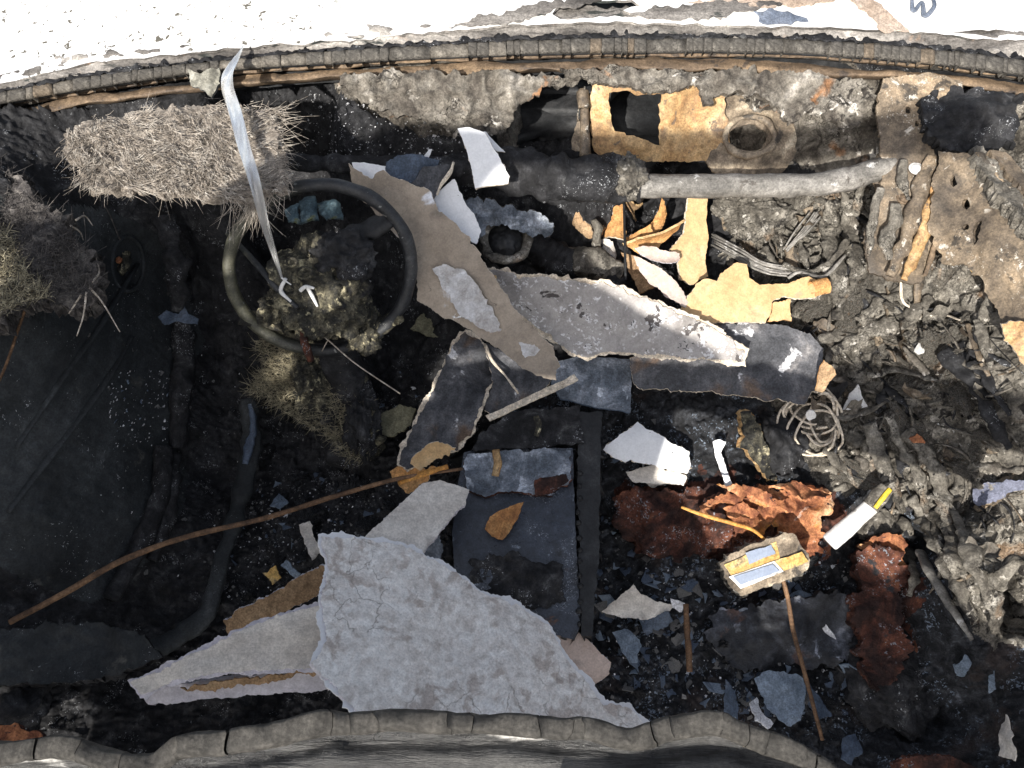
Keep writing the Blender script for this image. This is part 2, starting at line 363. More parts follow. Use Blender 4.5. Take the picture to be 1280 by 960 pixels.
m_lip = mat('scorched_brown_steel', [(0,(.05,.035,.025)),(.5,(.16,.115,.078)),(1,(.32,.225,.14))], 10, 10, .7, .35, (60,.5,.003), [dict(kind='noise',scale=30,lo=.58,hi=.66,color=(.06,.05,.045),amt=.8)], stretch=(.4,1,1))
m_tan = mat('heat_tanned_steel', [(0,(.15,.07,.03)),(.4,(.38,.235,.105)),(.7,(.54,.37,.19)),(1,(.66,.50,.30))], 12, 8, .6, .4, (50,.4,.003), [dict(kind='noise',scale=11,lo=.53,hi=.64,color=(.16,.10,.06),amt=.8,detail=9), dict(kind='noise',scale=20,lo=.58,hi=.68,color=(.42,.19,.06),amt=.8), dict(kind='noise',scale=45,lo=.62,hi=.66,color=(.12,.09,.07),amt=.8)])
m_brownsteel = mat('brown_pillar_steel', [(0,(.025,.021,.018)),(.35,(.095,.075,.056)),(.65,(.20,.155,.108)),(1,(.42,.31,.20))], 8, 10, .65, .4, (45,.5,.003), [dict(kind='noise',scale=22,lo=.55,hi=.62,color=(.03,.027,.024),amt=.85,gate=(5,.44,.1),detail=9), dict(kind='noise',scale=34,lo=.61,hi=.65,color=(.48,.44,.38),gate=(8,.46,.08)), dict(kind='voronoi',scale=70,lo=.12,hi=.07,color=(.55,.5,.42),gate=(8,.5)) ])
m_tube = mat('scaled_grey_steel', [(0,(.07,.065,.06)),(.4,(.17,.16,.145)),(.7,(.27,.255,.235)),(1,(.46,.44,.41))], 16, 10, .6, .45, (90,.6,.003), [dict(kind='noise',scale=45,lo=.6,hi=.66,color=(.58,.57,.55),gate=(9,.5)), dict(kind='noise',scale=30,lo=.62,hi=.68,color=(.09,.08,.07))], stretch=(.35,1,1))
m_black = mat('black_metal', [(0,(.008,.008,.009)),(.6,(.022,.023,.025)),(1,(.05,.05,.052))], 12, 8, .6, .4, (70,.4,.003))
m_rim = mat('burnt_rim', [(0,(.010,.010,.012)),(.5,(.024,.026,.030)),(1,(.065,.066,.068))], 16, 9, .5, .45, (100,.6,.003), [dict(kind='noise',scale=4,lo=.3,hi=.4,color=(.12,.115,.075),posx=(.0,-.14),amt=.65), dict(kind='noise',scale=70,lo=.64,hi=.68,color=(.2,.2,.19))])  # olive on the left side is light on the rim put into the colour
m_olive = mat('olive_ash_lit_tone', [(0,(.012,.012,.011)),(.35,(.035,.034,.030)),(.65,(.11,.10,.072)),(1,(.30,.27,.18))], 24, 12, .85, .25, (90,1.0,.007), [dict(kind='noise',scale=55,lo=.56,hi=.64,color=(.46,.41,.27),gate=(10,.38,.10),detail=8), dict(kind='noise',scale=14,lo=.56,hi=.66,color=(.02,.02,.022))], grain=.55)  # olive ash, lightened so its colour carries dim warm light
m_console = mat('console_slate', [(0,(.020,.024,.033)),(.5,(.038,.046,.064)),(1,(.080,.092,.115))], 9, 9, .38, .5, (80,.35,.002), [dict(kind='noise',scale=11,lo=.56,hi=.66,color=(.012,.012,.014),amt=.85,detail=10), dict(kind='voronoi',scale=80,lo=.16,hi=.10,color=(.30,.32,.36),gate=(9,.50,.06)), dict(kind='noise',scale=14,lo=.62,hi=.70,color=(.16,.07,.03),amt=.8,gate=(4,.5)), dict(kind='noise',scale=30,lo=.64,hi=.70,color=(.30,.34,.40),amt=.7)])
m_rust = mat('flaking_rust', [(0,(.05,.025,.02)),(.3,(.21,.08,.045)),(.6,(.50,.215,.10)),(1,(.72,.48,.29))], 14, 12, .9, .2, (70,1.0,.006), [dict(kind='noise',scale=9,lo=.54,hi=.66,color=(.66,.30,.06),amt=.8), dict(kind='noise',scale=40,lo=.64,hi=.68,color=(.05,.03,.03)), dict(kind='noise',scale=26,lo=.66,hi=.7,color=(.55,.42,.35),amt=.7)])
m_rustdk = mat('dark_and_shaded_rust', [(0,(.012,.009,.010)),(.4,(.040,.022,.019)),(.7,(.115,.045,.030)),(1,(.24,.10,.055))], 15, 12, .9, .2, (70,.9,.005), [dict(kind='voronoi',scale=60,lo=.18,hi=.12,color=(.26,.27,.30),gate=(13,.52,.06)), dict(kind='noise',scale=18,lo=.6,hi=.68,color=(.03,.03,.033))])  # darker rust; on the floor pieces its tone stands in for shade
m_ground = mat('ground_asphalt', [(0,(.10,.10,.10)),(1,(.16,.155,.15))], 8, 8, .9, .3, (80,.5,.005))
m_bluewhite = mat('pale_blue_paint', [(0,(.42,.50,.66)),(1,(.62,.68,.78))], 6, 6, .4, .5, None)
# ------------------------------------------------------------------ ground
G = MB(); s = 400
G.add([(-s,-s,0),(s,-s,0),(s,s,0),(-s,s,0)], [(0,1,2,3)]); tag(G.build('ground', m_ground), kind='structure')
car = empty('burnt_car', (0,0,0), 'burnt out car shell with white blistered hood and charred open cabin', 'car')
# ------------------------------------------------------------------ charred interior relief
R_FIRE = [(400,84),(1190,84),(1200,128),(1150,200),(1050,215),(900,200),(850,120),(735,108),(650,116),(618,160),(560,176),(430,128)]
R_CAV1 = [(640,118),(700,100),(735,108),(735,195),(640,205),(615,165)]
R_CAV2 = [(735,112),(860,112),(860,200),(735,200)]
R_RIGHT = [(885,245),(1060,215),(1090,150),(1300,130),(1800,100),(1800,1000),(1420,900),(1300,815),(1235,812),(1150,660),(1110,610),(1030,610),(985,560),(960,490),(1000,440),(930,330)]
R_LEFT = [(-700,255),(-60,255),(120,255),(215,300),(250,420),(215,520),(235,600),(190,690),(120,760),(-60,690),(-700,690)]
sp = .0035
gx = np.arange(-1.24, 1.30, sp); gy = np.arange(-.80, 1.14, sp)
X, Y = np.meshgrid(gx, gy)
ZB = base_z(X, Y)
PX, PY = project(X, Y, ZB)
wob = 14*fbm(X*14, Y*14, 0.0, 3, 50)
def wgt(poly, soft=22): return np.clip(poly_sd(PX+wob, PY+wob, poly)/soft+.5, 0, 1)
W_F, W_R, W_L = wgt(R_FIRE), wgt(R_RIGHT), wgt(R_LEFT, 40)
W_D = np.clip(1-W_F-W_R-W_L, 0, 1)
wx = X+.03*fbm(X*9, Y*9, 0.0, 3, 60); wy = Y+.03*fbm(X*9, Y*9, 3.3, 3, 61)
Z = ZB.copy()
Z += W_D*(.028*fbm(X*9, Y*9, 0.0, 5, 1)+.014*ridge(wx*30, wy*30, 0.0, 4, 2)+.010*np.abs(fbm(X*85, Y*85, 0.0, 3, 3)))
Z += W_F*(.022*fbm(X*13, Y*13, 0.0, 4, 11)+.024*(ridge(wx*22, wy*22, 0.0, 4, 12)-.3)+.007*fbm(X*95, Y*95, 0.0, 3, 13))
Z += W_R*(.020*fbm(X*8, Y*8, 0.0, 4, 21)+.042*(ridge(wx*16+Y*5, wy*9, 0.0, 5, 22)-.35)+.024*(ridge(wx*55, wy*38, 0.0, 4, 23)-.3)+.006*fbm(X*140,Y*140,0.0,2,24))
g = X*.8+Y*.6
Z += W_L*(.010*fbm(X*5, Y*5, 0.0, 3, 31)+.003*np.sin((X*.86-Y*.5)*150+4*fbm(X*4,Y*4,0.0,2,33))*np.clip(fbm(X*3,Y*3,0.0,2,34)+.3,0,1)+.003*fbm(X*60, Y*60, 0.0, 3, 32))
for P_, dz in ((R_CAV1,.10),(R_CAV2,.14),([(895,140),(985,140),(985,205),(895,205)],.20)): Z -= np.clip(poly_sd(PX, PY, P_)/10,0,1)*dz
DX = W_R*.012*fbm(X*30, Y*30, Z*30, 3, 41)+W_F*.010*fbm(X*35,Y*35,Z*30,3,43); DY = W_R*.012*fbm(X*30,Y*30,Z*30,3,42)+W_F*.010*fbm(X*35,Y*35,Z*30,3,44)
Z = np.where(PY < 128, np.minimum(Z, .925), Z)
def tz(x, y):                                             # height of the relief
    u = np.clip((np.asarray(x)-gx[0])/sp, 0, len(gx)-2); v = np.clip((np.asarray(y)-gy[0])/sp, 0, len(gy)-2)
    i, j = u.astype(int), v.astype(int); a, b = u-i, v-j
    return (Z[j,i]*(1-a)+Z[j,i+1]*a)*(1-b)+(Z[j+1,i]*(1-a)+Z[j+1,i+1]*a)*b
def hit(px, py, lift=0.0):
    d = ray(px, py); t = (1.15-CAM.z)/d.z; stp = .006
    for _ in range(400):
        p = CAM+d*t
        if p.z < float(tz(p.x, p.y))+lift: break
        t += stp
    return p
def hz(px, py, lift=0.0): return hit(px, py, lift).z
V_ALL = np.c_[(X+DX).ravel(), (Y+DY).ravel(), Z.ravel()]
ny, nx = X.shape
I, J = np.meshgrid(np.arange(nx-1), np.arange(ny-1)); q = (J*nx+I).ravel()
QF = np.c_[q, q+1, q+nx+1, q+nx]
reg = np.argmax(np.stack([W_D*.999, W_F, W_R, W_L])[:, :-1, :-1], axis=0).ravel()
XY_ = np.c_[X[:-1,:-1].ravel(), Y[:-1,:-1].ravel()]
right_floor = (reg == 0) & (XY_[:,0] > -.02) & (XY_[:,1] < .38)
reg = np.where(right_floor, 4, reg)
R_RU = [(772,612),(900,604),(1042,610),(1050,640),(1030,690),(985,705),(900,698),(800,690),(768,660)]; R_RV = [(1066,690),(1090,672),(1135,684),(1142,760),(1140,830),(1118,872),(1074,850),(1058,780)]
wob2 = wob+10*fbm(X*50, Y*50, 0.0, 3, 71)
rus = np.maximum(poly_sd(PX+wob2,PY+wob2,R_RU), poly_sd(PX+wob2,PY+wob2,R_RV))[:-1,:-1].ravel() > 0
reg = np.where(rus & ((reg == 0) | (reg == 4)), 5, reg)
for k, nm, m_ in ((0,'charred_dashboard',m_char),(1,'charred_firewall',m_fire),(2,'charred_door_lining',m_grey),(3,'door_panel',m_lpanel),(4,'charred_floor',m_floor),(5,'rusted_floor',m_rustdk)):
    f = QF[reg == k]; used = np.unique(f); mp = np.full(len(V_ALL), -1); mp[used] = np.arange(len(used))
    mesh_obj(nm, V_ALL[used], mp[f], m_, car)
# ------------------------------------------------------------------ hood, cowl, windscreen seal
def curve(pts, x): p = np.array(pts, float); return np.interp(x, p[:,0], p[:,1])
H0 = [(-80,128),(0,102),(100,76),(200,66),(300,57),(400,49),(500,40),(640,29),(760,25),(900,29),(1000,31),(1100,36),(1200,43),(1280,49),(1360,60)]
S0 = [(-80,140),(0,116),(100,97),(200,84),(300,73),(400,65),(500,58),(640,51),(760,48),(900,47),(1000,50),(1100,55),(1200,65),(1280,76),(1360,92)]
S1 = [(-80,155),(0,130),(100,112),(200,97),(300,86),(400,80),(500,74),(640,68),(760,66),(900,64),(1000,67),(1100,73),(1200,83),(1280,95),(1360,112)]
L0 = [(-80,166),(0,142),(100,123),(200,110),(300,98),(400,91),(500,85),(640,79),(760,76),(900,77),(1000,82),(1100,89),(1200,98),(1280,108),(1360,126)]
L1 = [(-80,178),(0,154),(100,134),(200,119),(300,107),(400,100),(500,95),(640,90),(760,87),(900,88),(1000,93),(1100,99),(1200,107),(1280,119),(1360,138)]
def loft(name, rows, m, parent, x0=-80, x1=1360, n=160, sub=3, amp=.003, ns=30, seed=0, edge=0.0, caps=False):
    xs = np.linspace(x0, x1, n); R = []
    for cv, z, dy in rows: R.append(np.array([tuple(at(x, curve(cv, x)+dy, z)) for x in xs]))
    out = []
    for a, b in zip(R[:-1], R[1:]):
        for k in range(sub): out.append(a+(b-a)*k/sub)
    out.append(R[-1]); A = np.array(out); k = len(A)
    q = A.reshape(-1,3); d = amp*fbm(q[:,0]*ns, q[:,1]*ns*2, q[:,2]*ns*2, 4, seed); q = q+np.c_[d*0, d*.6, d]
    if edge:                                              # a ragged first row
        e = edge*fbm(q[:n,0]*25, q[:n,0]*0, 0.0, 5, seed+7); q[:n,1] += e
    Fc = [(i*n+j, i*n+j+1, (i+1)*n+j+1, (i+1)*n+j) for i in range(k-1) for j in range(n-1)]
    if caps: Fc += [tuple(i*n for i in range(k)), tuple(i*n+n-1 for i in range(k))[::-1]]
    return mesh_obj(name, q, Fc, m, parent)
hood = sheet('hood', None, None, [(-260,130),(-260,-160),(100,-300),(1180,-300),(1560,-160),(1560,70),(1420,60)]+[(x, y+3) for x, y in H0[::-1]], ((100,60,1.015),(1200,30,1.015),(640,-200,1.05)), .006,
   [m_hood, m_hoodburn, m_black], car, jag=.004, bend=(0,0,0), amp=.006, ascale=3, grid=.03, seed=3, holes=[[(690,19),(700,8),(740,2),(790,1),(800,8),(780,14),(797,22),(740,24),(700,25)],[(1188,41),(1215,36),(1255,37),(1276,42),(1240,46)]])
lump('engine_bay_char', (.1,1.3,.74), (.9,.4,.06), m_black, car, sub=4, amp=.3, scale=5, seed=4)
loft('hood_edge', [(H0,1.006,-16),(H0,1.012,-4),(H0,1.008,6),(S0,1.0,-3),(S0,.992,2)], m_hoodburn, car, n=420, sub=4, amp=.007, ns=34, seed=5, edge=.012)
seal = loft('windscreen_seal', [(S0,.995,-2),(S0,.990,6),(S1,.975,2),(S1,.955,-2)], m_black, car, n=200, amp=.001, seed=6)
M_SEALS = [m_seal, mat('cracked_rubber_pale', [(0,(.05,.044,.038)),(.4,(.15,.135,.115)),(1,(.28,.255,.22))], 24, 10, .85, .25, (90,.9,.004)), mat('cracked_rubber_brown', [(0,(.05,.04,.03)),(.4,(.15,.12,.09)),(1,(.26,.21,.16))], 24, 10, .85, .25, (90,.9,.004))]
loft('edge_flakes', [(S0,.996,-7),(S0,1.003,-4),(S0,1.004,-1),(S0,.99,2)], m_char, car, n=460, amp=.007, ns=70, seed=25)
x = -70.0
while x < 1350:                                           # the seal has cracked into blocks
    big = random.random() < .12; L_ = random.uniform(26,60) if big else random.uniform(5,24)
    xs = np.linspace(x+.14, x+L_-.14, 6); lo_b = random.uniform(-1,1.2)
    wv = .004*fbm(np.array([x*.011]),np.array([.3]),0.0,4,77)[0]; prof = [(0,.986,-1),(.04,1.003+wv,-1),(.42,1.002+wv,0),(.80,.995+wv,0),(.98,.988,.4),(1.03,.966,.4)]
    V = []
    for f_, z_, d_ in prof:
        for i, xx in enumerate(xs):
            yy = curve(S0,xx)*(1-f_)+curve(S1,xx)*f_+d_+lo_b*.5; e = .0007*(abs(i-2.5)/2.5)**6; xx = xx+(random.uniform(-.5,.5) if i in (0,5) else 0)
            V.append(tuple(at(xx, yy, z_-e-(.003 if big else 0)+random.uniform(-.0006,.0006))))
    V = np.array(V); n = 6
    Fc = [(i*n+j, i*n+j+1, (i+1)*n+j+1, (i+1)*n+j) for i in range(len(prof)-1) for j in range(n-1)]
    low = V.copy(); low[:,2] -= .02; low[:,1] += .01
    nb = len(V); per = [j for j in range(n)]+[i*n+n-1 for i in range(1,len(prof))]+[(len(prof)-1)*n+j for j in range(n-2,-1,-1)]+[i*n for i in range(len(prof)-2,0,-1)]
    Fc += [(per[(t+1)%len(per)], per[t], per[t]+nb, per[(t+1)%len(per)]+nb) for t in range(len(per))]
    mesh_obj('rubber_block', np.vstack([V,low]), Fc, M_SEALS[0] if random.random() < .8 else random.choice(M_SEALS), seal); x += L_
loft('cowl_ledge', [(S1,.962,0),(S1,.958,5),(S1,.950,6)], m_lip, car, n=300, amp=.003, ns=20, seed=8)
loft('cowl_lip', [(L0,.945,-2),(L0,.952,0),(L0,.953,4),(L1,.950,-2),(L1,.938,1),(L1,.915,1)], m_lip, car, x0=20, n=320, sub=2, amp=.005, ns=16, seed=9)
loft('cowl_panel', [(S0,.93,0),(L1,.90,4)], m_black, car, n=60, seed=10)
# ------------------------------------------------------------------ roof header at the near edge, roof skin
HZ = 1.35
HD = [(-60,918),(0,924),(40,919),(80,919),(120,928),(160,937),(190,935),(215,921),(260,914),(320,905),(380,893),(430,887),(500,884),(570,887),(640,889),(700,893),(740,897),(790,908),(830,897),(870,890),(905,890),(945,903),(985,922),(1020,940),(1045,957),(1075,985),(1180,1010),(1330,1030),(1500,1060)]
header = empty('roof_header', (0,0,HZ)); header.parent = car
hp = smooth_path([tuple(at(a,b,HZ)) for a,b in HD], 300)
def header_sweep(i0, i1, prof, name, m, parent, amp, ns, seed, step=1, shrink=0.0, jagend=0.0):
    P = hp[i0:i1+1:step]; n = len(P); T = np.gradient(P, axis=0); T /= np.linalg.norm(T,axis=1)[:,None]+1e-9
    Bk = np.c_[T[:,1], -T[:,0], np.zeros(n)]              # away from the windscreen
    V = []
    for bk, up in prof:
        V.append(P+Bk*bk+np.array([0,0,up]))
    V = np.array(V); k = len(V)
    if shrink:
        t = np.linspace(-1,1,n); V[:,:,2] -= shrink*(np.abs(t)**6)[None,:]
    if jagend:
        for e_, cut in ((0, CUTS[i0]), (-1, CUTS[i1])):
            V[:,e_,:] += T[e_][None,:]*(np.interp(np.linspace(0,1,k), np.linspace(0,1,len(cut[0])), cut[0])*jagend+(1 if e_ == 0 else -1)*cut[1]*np.linspace(1,.2,k))[:,None]
    qv = V.reshape(-1,3); d = amp*fbm(qv[:,0]*ns, qv[:,1]*ns, qv[:,2]*ns, 4, seed); qv = qv+np.c_[d*.3,d*.5,d]
    Fc = [(i*n+j, (i+1)*n+j, (i+1)*n+j+1, i*n+j+1) for i in range(k-1) for j in range(n-1)]
    Fc += [tuple(i*n for i in range(k)), tuple(i*n+n-1 for i in range(k))[::-1]]
    return mesh_obj(name, qv, [f[::-1] for f in Fc], m, parent)
m_headskin = mat('burnt_header_skin', [(0,(.008,.008,.009)),(.4,(.022,.022,.022)),(.7,(.06,.058,.055)),(1,(.22,.215,.20))], 7, 11, .32, .5, (70,.8,.004), [dict(kind='noise',scale=9,lo=.58,hi=.64,color=(.66,.64,.60),amt=.85,iso=False), dict(kind='noise',scale=7,lo=.64,hi=.70,color=(.40,.28,.15),amt=.7,iso=False)], stretch=(.30,2.2,1))
hs = header_sweep(0, 300, [(.006,-.04),(.003,-.018),(.010,-.010),(.022,-.010),(.027,-.014),(.034,-.008),(.042,-.005),(.050,-.009),(.058,-.013),(.070,-.004),(.09,.004),(.105,.006),(.12,-.002),(.15,.0),(.15,-.03),(.03,-.04)], 'header_skin', m_headskin, header, .006, 18, 3)
m_headseal = mat('header_rubber', [(0,(.014,.013,.012)),(.4,(.050,.047,.043)),(.7,(.085,.079,.071)),(1,(.19,.178,.16))], 12, 10, .85, .25, (70,.6,.003), [dict(kind='crack',scale=26,lo=.035,hi=0,color=(.02,.018,.016),h=-1.2,warp=.12,gate=(8,.5,.1)), dict(kind='voronoi',scale=60,lo=.12,hi=.07,color=(.5,.38,.22),gate=(9,.55))])
CUTS = {}
cuts = [0]
while cuts[-1] < 299: cuts.append(min(299, cuts[-1]+(random.choice([3,4,5,6,8,11,14,19]) if cuts[-1] > 100 else random.choice([14,24,40]))))
for q_ in cuts: CUTS[q_] = (np.random.default_rng(q_).normal(0,1,7), random.choice((.0002,.0003,.0005,.0009,.0025)))
for i, j in zip(cuts[:-1], cuts[1:]):
    if j-i < 3: continue
    header_sweep(i, j, [(.010,-.045),(.000,-.030),(-.001,-.012),(.000,-.003),(.002,.003),(.004,.0045),(.010,.0045),(.016,.004),(.0195,.002),(.021,-.004),(.021,-.03)], 'seal_block', m_headseal, header, .0065, 26, 3, shrink=.0004, jagend=.0030)
SX, SY, SZ = SUN
def uv(P): return P[0]-SX/SY*P[1], P[2]-SZ/SY*P[1]
def sun_back(u, v, y): return (u+SX/SY*y, y, v+SZ/SY*y)
# ------------------------------------------------------------------ roof skin behind the header, and sheets added out of view to shade the cabin
def flat_sheet(name, poly3, thick, m, parent, holes=(), bump_=.01, grid=.05, plane='z'):
    ax = {'z': (0,1,2), 'y': (0,2,1)}[plane]
    P = resample([(p[ax[0]],p[ax[1]]) for p in poly3], .04); loops = [P]+[resample(h, .02) for h in holes]
    lo_, hi_ = P.min(0), P.max(0); g1, g2 = np.meshgrid(np.arange(lo_[0],hi_[0],grid), np.arange(lo_[1],hi_[1],grid)); Gp = np.c_[g1.ravel(),g2.ravel()]
    ok = poly_sd(Gp[:,0],Gp[:,1],[tuple(q) for q in P]) > grid*.3
    for h in loops[1:]: ok &= poly_sd(Gp[:,0],Gp[:,1],[tuple(q) for q in h]) < -grid*.3
    pts = [Vector(q) for l in loops for q in l]+[Vector(q) for q in Gp[ok]]
    fs = []; s_ = 0
    for l in loops: fs.append(list(range(s_, s_+len(l)))); s_ += len(l)
    v2,e2,f2,*_ = delaunay_2d_cdt(pts, [(f[i],f[(i+1)%len(f)]) for f in fs for i in range(len(f))], [], 0, 1e-6)
    Q = np.array([tuple(q) for q in v2]); cen = np.array([Q[list(f)].mean(0) for f in f2])
    kp = poly_sd(cen[:,0],cen[:,1],[tuple(q) for q in P]) > 0
    for h in loops[1:]: kp &= poly_sd(cen[:,0],cen[:,1],[tuple(q) for q in h]) < 0
    T = [tuple(f) for f,k in zip(f2,kp) if k]
    w_ = poly3[0][ax[2]]+bump_*fbm(Q[:,0]*4,Q[:,1]*4,0.0,3,5)
    top = np.zeros((len(Q),3)); top[:,ax[0]] = Q[:,0]; top[:,ax[1]] = Q[:,1]; top[:,ax[2]] = w_
    bot = top.copy(); bot[:,ax[2]] -= thick
    n = len(Q); cnt = {}
    for t in T:
        for i in range(3): cnt[(t[i],t[(i+1)%3])] = 1
    be = [e for e in cnt if (e[1],e[0]) not in cnt]
    Fc = T+[tuple(i+n for i in t[::-1]) for t in T]+[(a,b,b+n,a+n)[::-1] for a,b in be]
    return mesh_obj(name, np.vstack([top,bot]), Fc, m, parent, smooth=False)
m_roof = mat('burnt_roof_paint', [(0,(.30,.26,.22)),(.4,(.55,.52,.48)),(.7,(.70,.69,.67)),(1,(.80,.80,.79))], 5, 10, .8, .3, (40,.6,.004))
RZ = 1.362
def roofpt(u, v): y = (v-RZ)/(-SZ/SY); return (u+SX/SY*y, y)
HOLE = [(.23,.83),(.56,.865),(.78,.85),(1.0,.83),(1.12,.78),(1.12,.33),(1.04,.34),(.93,.44),(.88,.50),(.84,.44),(.80,.40),(.70,.46),(.655,.44),(.62,.29),(.585,.28),(.53,.37),(.44,.45),(.37,.53),(.30,.57),(.24,.60)]
flat_sheet('roof_skin', [(-1.30,-.61,RZ),(1.02,-.61,RZ),(1.05,-1.3,RZ),(1.0,-2.1,RZ),(-1.25,-2.1,RZ),(-1.32,-1.3,RZ)], .004, m_roof, car, [[roofpt(*q) for q in HOLE]], .004)
FY = -.98
FLAP = [(-2.3,1.34),(-1.6,1.37),(-1.1,1.38),(-.76,1.40),(-.68,1.52),(-.60,1.60),(-.49,1.60),(-.2,1.57),(0,1.575),(.3,1.58),(.36,1.60),(.43,1.62),(.50,1.66),(.60,1.66),(.66,1.60),(.64,1.53),(.45,1.515),(.38,1.495),(.3,1.476),(.0,1.476),(-.1,1.495),(-.3,1.495),(-.32,1.44),(-.18,1.33),(-.055,1.19),(.086,1.10),(.187,1.04),(.27,.995),(.30,.958),(.1,.956),(-.1,.956),(-.26,.955),(-.36,.90),(-.42,.6),(-.44,.50),(-.8,.50),(-.92,.30),(-2.2,.30)]  # outline traced back along the sun from the wanted shadow edge
def flappt(u, v): p = sun_back(u, v, FY); return (p[0], FY, p[2])
DAP = [(292,330,.86,.030),(296,292,.88,.02),(312,388,.80,.035),(335,415,.76,.03),(372,318,.93,.04),(400,375,.88,.055),(450,425,.74,.05),(360,450,.56,.05),(375,490,.52,.035),(488,408,.72,.025),(12,345,.93,.05),(5,375,.92,.05),(40,330,.92,.025),(425,250,.80,.03),(95,300,.86,.02)]  # sun spots let through by holes cut in the added sheet
holes = []
for px, py, z, r in DAP:
    u, v = uv(at(px,py,z)); c = flappt(u,v); k = 9
    holes.append([(c[0]+r*.8*math.cos(t)*random.uniform(.6,1.2), c[2]+r*.8*math.sin(t)*random.uniform(.6,1.2)) for t in np.arange(k)/k*2*math.pi])
flat_sheet('added_shade_flap', [flappt(*q) for q in FLAP], .004, m_roof, car, holes, .0, plane='y')  # added upright sheet, out of view, keeps sun off the left cabin
def strippt(u, v): p = sun_back(u, v, -.64); return (p[0], -.64, p[2])
flat_sheet('added_shade_strip', [strippt(*q) for q in [(.26,.90),(.52,.90),(.60,.945),(.8,.953),(1.2,.945),(1.2,.75),(.95,.785),(.74,.82),(.56,.86),(.26,.87)]], .004, m_roof, car, (), .0, plane='y')  # added upright strip, out of view, casts the shade band on the right
m_side = mat('burnt_body_paint', [(0,(.05,.04,.035)),(.5,(.25,.18,.13)),(1,(.6,.57,.53))], 3, 10, .7, .3, (30,.5,.004))
for sx in (-1, 1):                                        # outer body side, sill to belt line
    V = []; ys = np.linspace(-2.2, 2.2, 12)
    for z_, o_ in ((.2,1.30),(.5,1.36),(.8,1.36),(.99,1.32)):
        for y_ in ys: V.append((sx*o_, y_, z_+(.02*math.sin(y_*3))))
    Fc = [(i*12+j,i*12+j+1,(i+1)*12+j+1,(i+1)*12+j) for i in range(3) for j in range(11)]; n = len(V)
    V += [(x_-sx*.05,y_,z_) for x_,y_,z_ in V]; Fc += [tuple(i+n for i in f[::-1]) for f in Fc]
    mesh_obj('body_side', V, Fc, m_side, car)
sheet('fender', None, None, [(1245,120),(1330,110),(1360,195),(1262,190)], ((1250,125,.93),(1330,120,.93),(1275,190,.90)), .01, m_bluewhite, car, jag=.002)
sheet('fender_edge', None, None, [(1245,152),(1330,140),(1340,162),(1250,166)], ((1250,155,.945),(1330,145,.945),(1275,165,.94)), .01, m_black, car, jag=.002)
HP = ((100,60,1.021),(1200,30,1.021),(640,-200,1.056))
m_tape = mat('brown_scorch_stripe', [(0,(.30,.22,.16)),(1,(.52,.43,.36))], 8, 8, .8, .3, (60,.5,.003))
m_soot = mat('blue_grey_scorch', [(0,(.07,.09,.13)),(1,(.24,.27,.33))], 14, 8, .8, .3, (60,.5,.003))
for nm_, out_, m_ in (('scorch_stripe',[(1062,-2),(1088,-4),(1135,38),(1108,38)],m_tape),('scorch_patch',[(942,14),(965,12),(1000,18),(1010,26),(980,29),(955,27)],m_soot),('scorch_stripe',[(560,34),(640,12),(720,-6),(760,-8),(740,4),(690,14),(640,30)],m_hoodburn),('scorch_stripe',[(780,20),(850,6),(920,0),(985,2),(940,12),(900,22),(840,26)],m_hoodburn),('scorch_stripe',[(860,2),(960,-6),(1060,-4),(1010,6),(930,10)],m_tape)):
    sheet(nm_, None, None, out_, HP, .002, m_, car, jag=.006, amp=.002, grid=.012, seed=len(out_)*7)
tube('scorch_squiggle', [at(1140,-4,1.026),at(1142,14,1.026),at(1153,2,1.026),at(1156,20,1.026),at(1168,8,1.026),at(1166,-4,1.026)], [.003,.005,.003,.006,.004,.004], m_soot, car, n=40, k=8, flat=.3)
# ------------------------------------------------------------------ firewall fittings
def P(px, py, lift=0.0): return hit(px, py, lift)
def zp(*pts): return tuple((a,b,hz(a,b)+l) for a,b,l in pts)
def circ(cx, cy, rx, ry, n=28, jit=0): return [(cx+rx*math.cos(t)*(1+random.uniform(-jit,jit)), cy+ry*math.sin(t)*(1+random.uniform(-jit,jit))) for t in np.arange(n)/n*2*math.pi]
ha = sheet('heater_bracket', None, None, [(740,100),(750,100),(870,100),(905,112),(915,200),(850,202),(760,202),(742,190),(737,150)], ((740,112,.925),(890,112,.925),(820,195,.82)), .006, m_tan, car, jag=.003, amp=.014, ascale=9,
      holes=[[(761,116),(826,118),(823,180),(795,172),(768,163),(762,150)]], grid=.01, seed=2)
m_tandk = mat('sooty_tan_steel', [(0,(.05,.04,.03)),(.35,(.17,.135,.10)),(.65,(.34,.275,.20)),(1,(.60,.52,.40))], 16, 9, .7, .3, (60,.6,.003), [dict(kind='noise',scale=25,lo=.58,hi=.66,color=(.08,.07,.06))])
bl = sheet('blower_ring', None, None, circ(938,172,62,58), ((890,135,.885),(985,135,.885),(938,225,.80)), .008, m_tandk, car, jag=.003, amp=.006, bend=(-.02,-.02,0), holes=[circ(936,172,24,17)], grid=.008)
for rr, th, zz in ((31,.007,.006),):
    A_, B_, C_ = at(890,135,.885), at(985,135,.885), at(938,225,.80); Nn = (B_-A_).cross(C_-A_).normalized()
    if Nn.z < 0: Nn = -Nn
    def onpl(px, py): d = ray(px,py); return CAM+d*((A_-CAM).dot(Nn)/d.dot(Nn))+Nn*zz
    V, Fc = tube_geo([tuple(onpl(*q)) for q in circ(937,171,rr,rr*.78,40)], th, k=8, jit=.6, closed=True, seed=rr); mesh_obj('blower_lip', V, Fc, m_tandk, bl)
sheet('blower_backplate', None, None, circ(937,172,40,32), ((890,135,.80),(985,135,.80),(938,225,.72)), .004, m_black, bl, jag=.001)
tube('bracket_post', [at(728,112,.92),at(731,150,.89),at(731,196,.85)], [.009,.010,.011], m_brownsteel, ha, k=12, jit=.15)
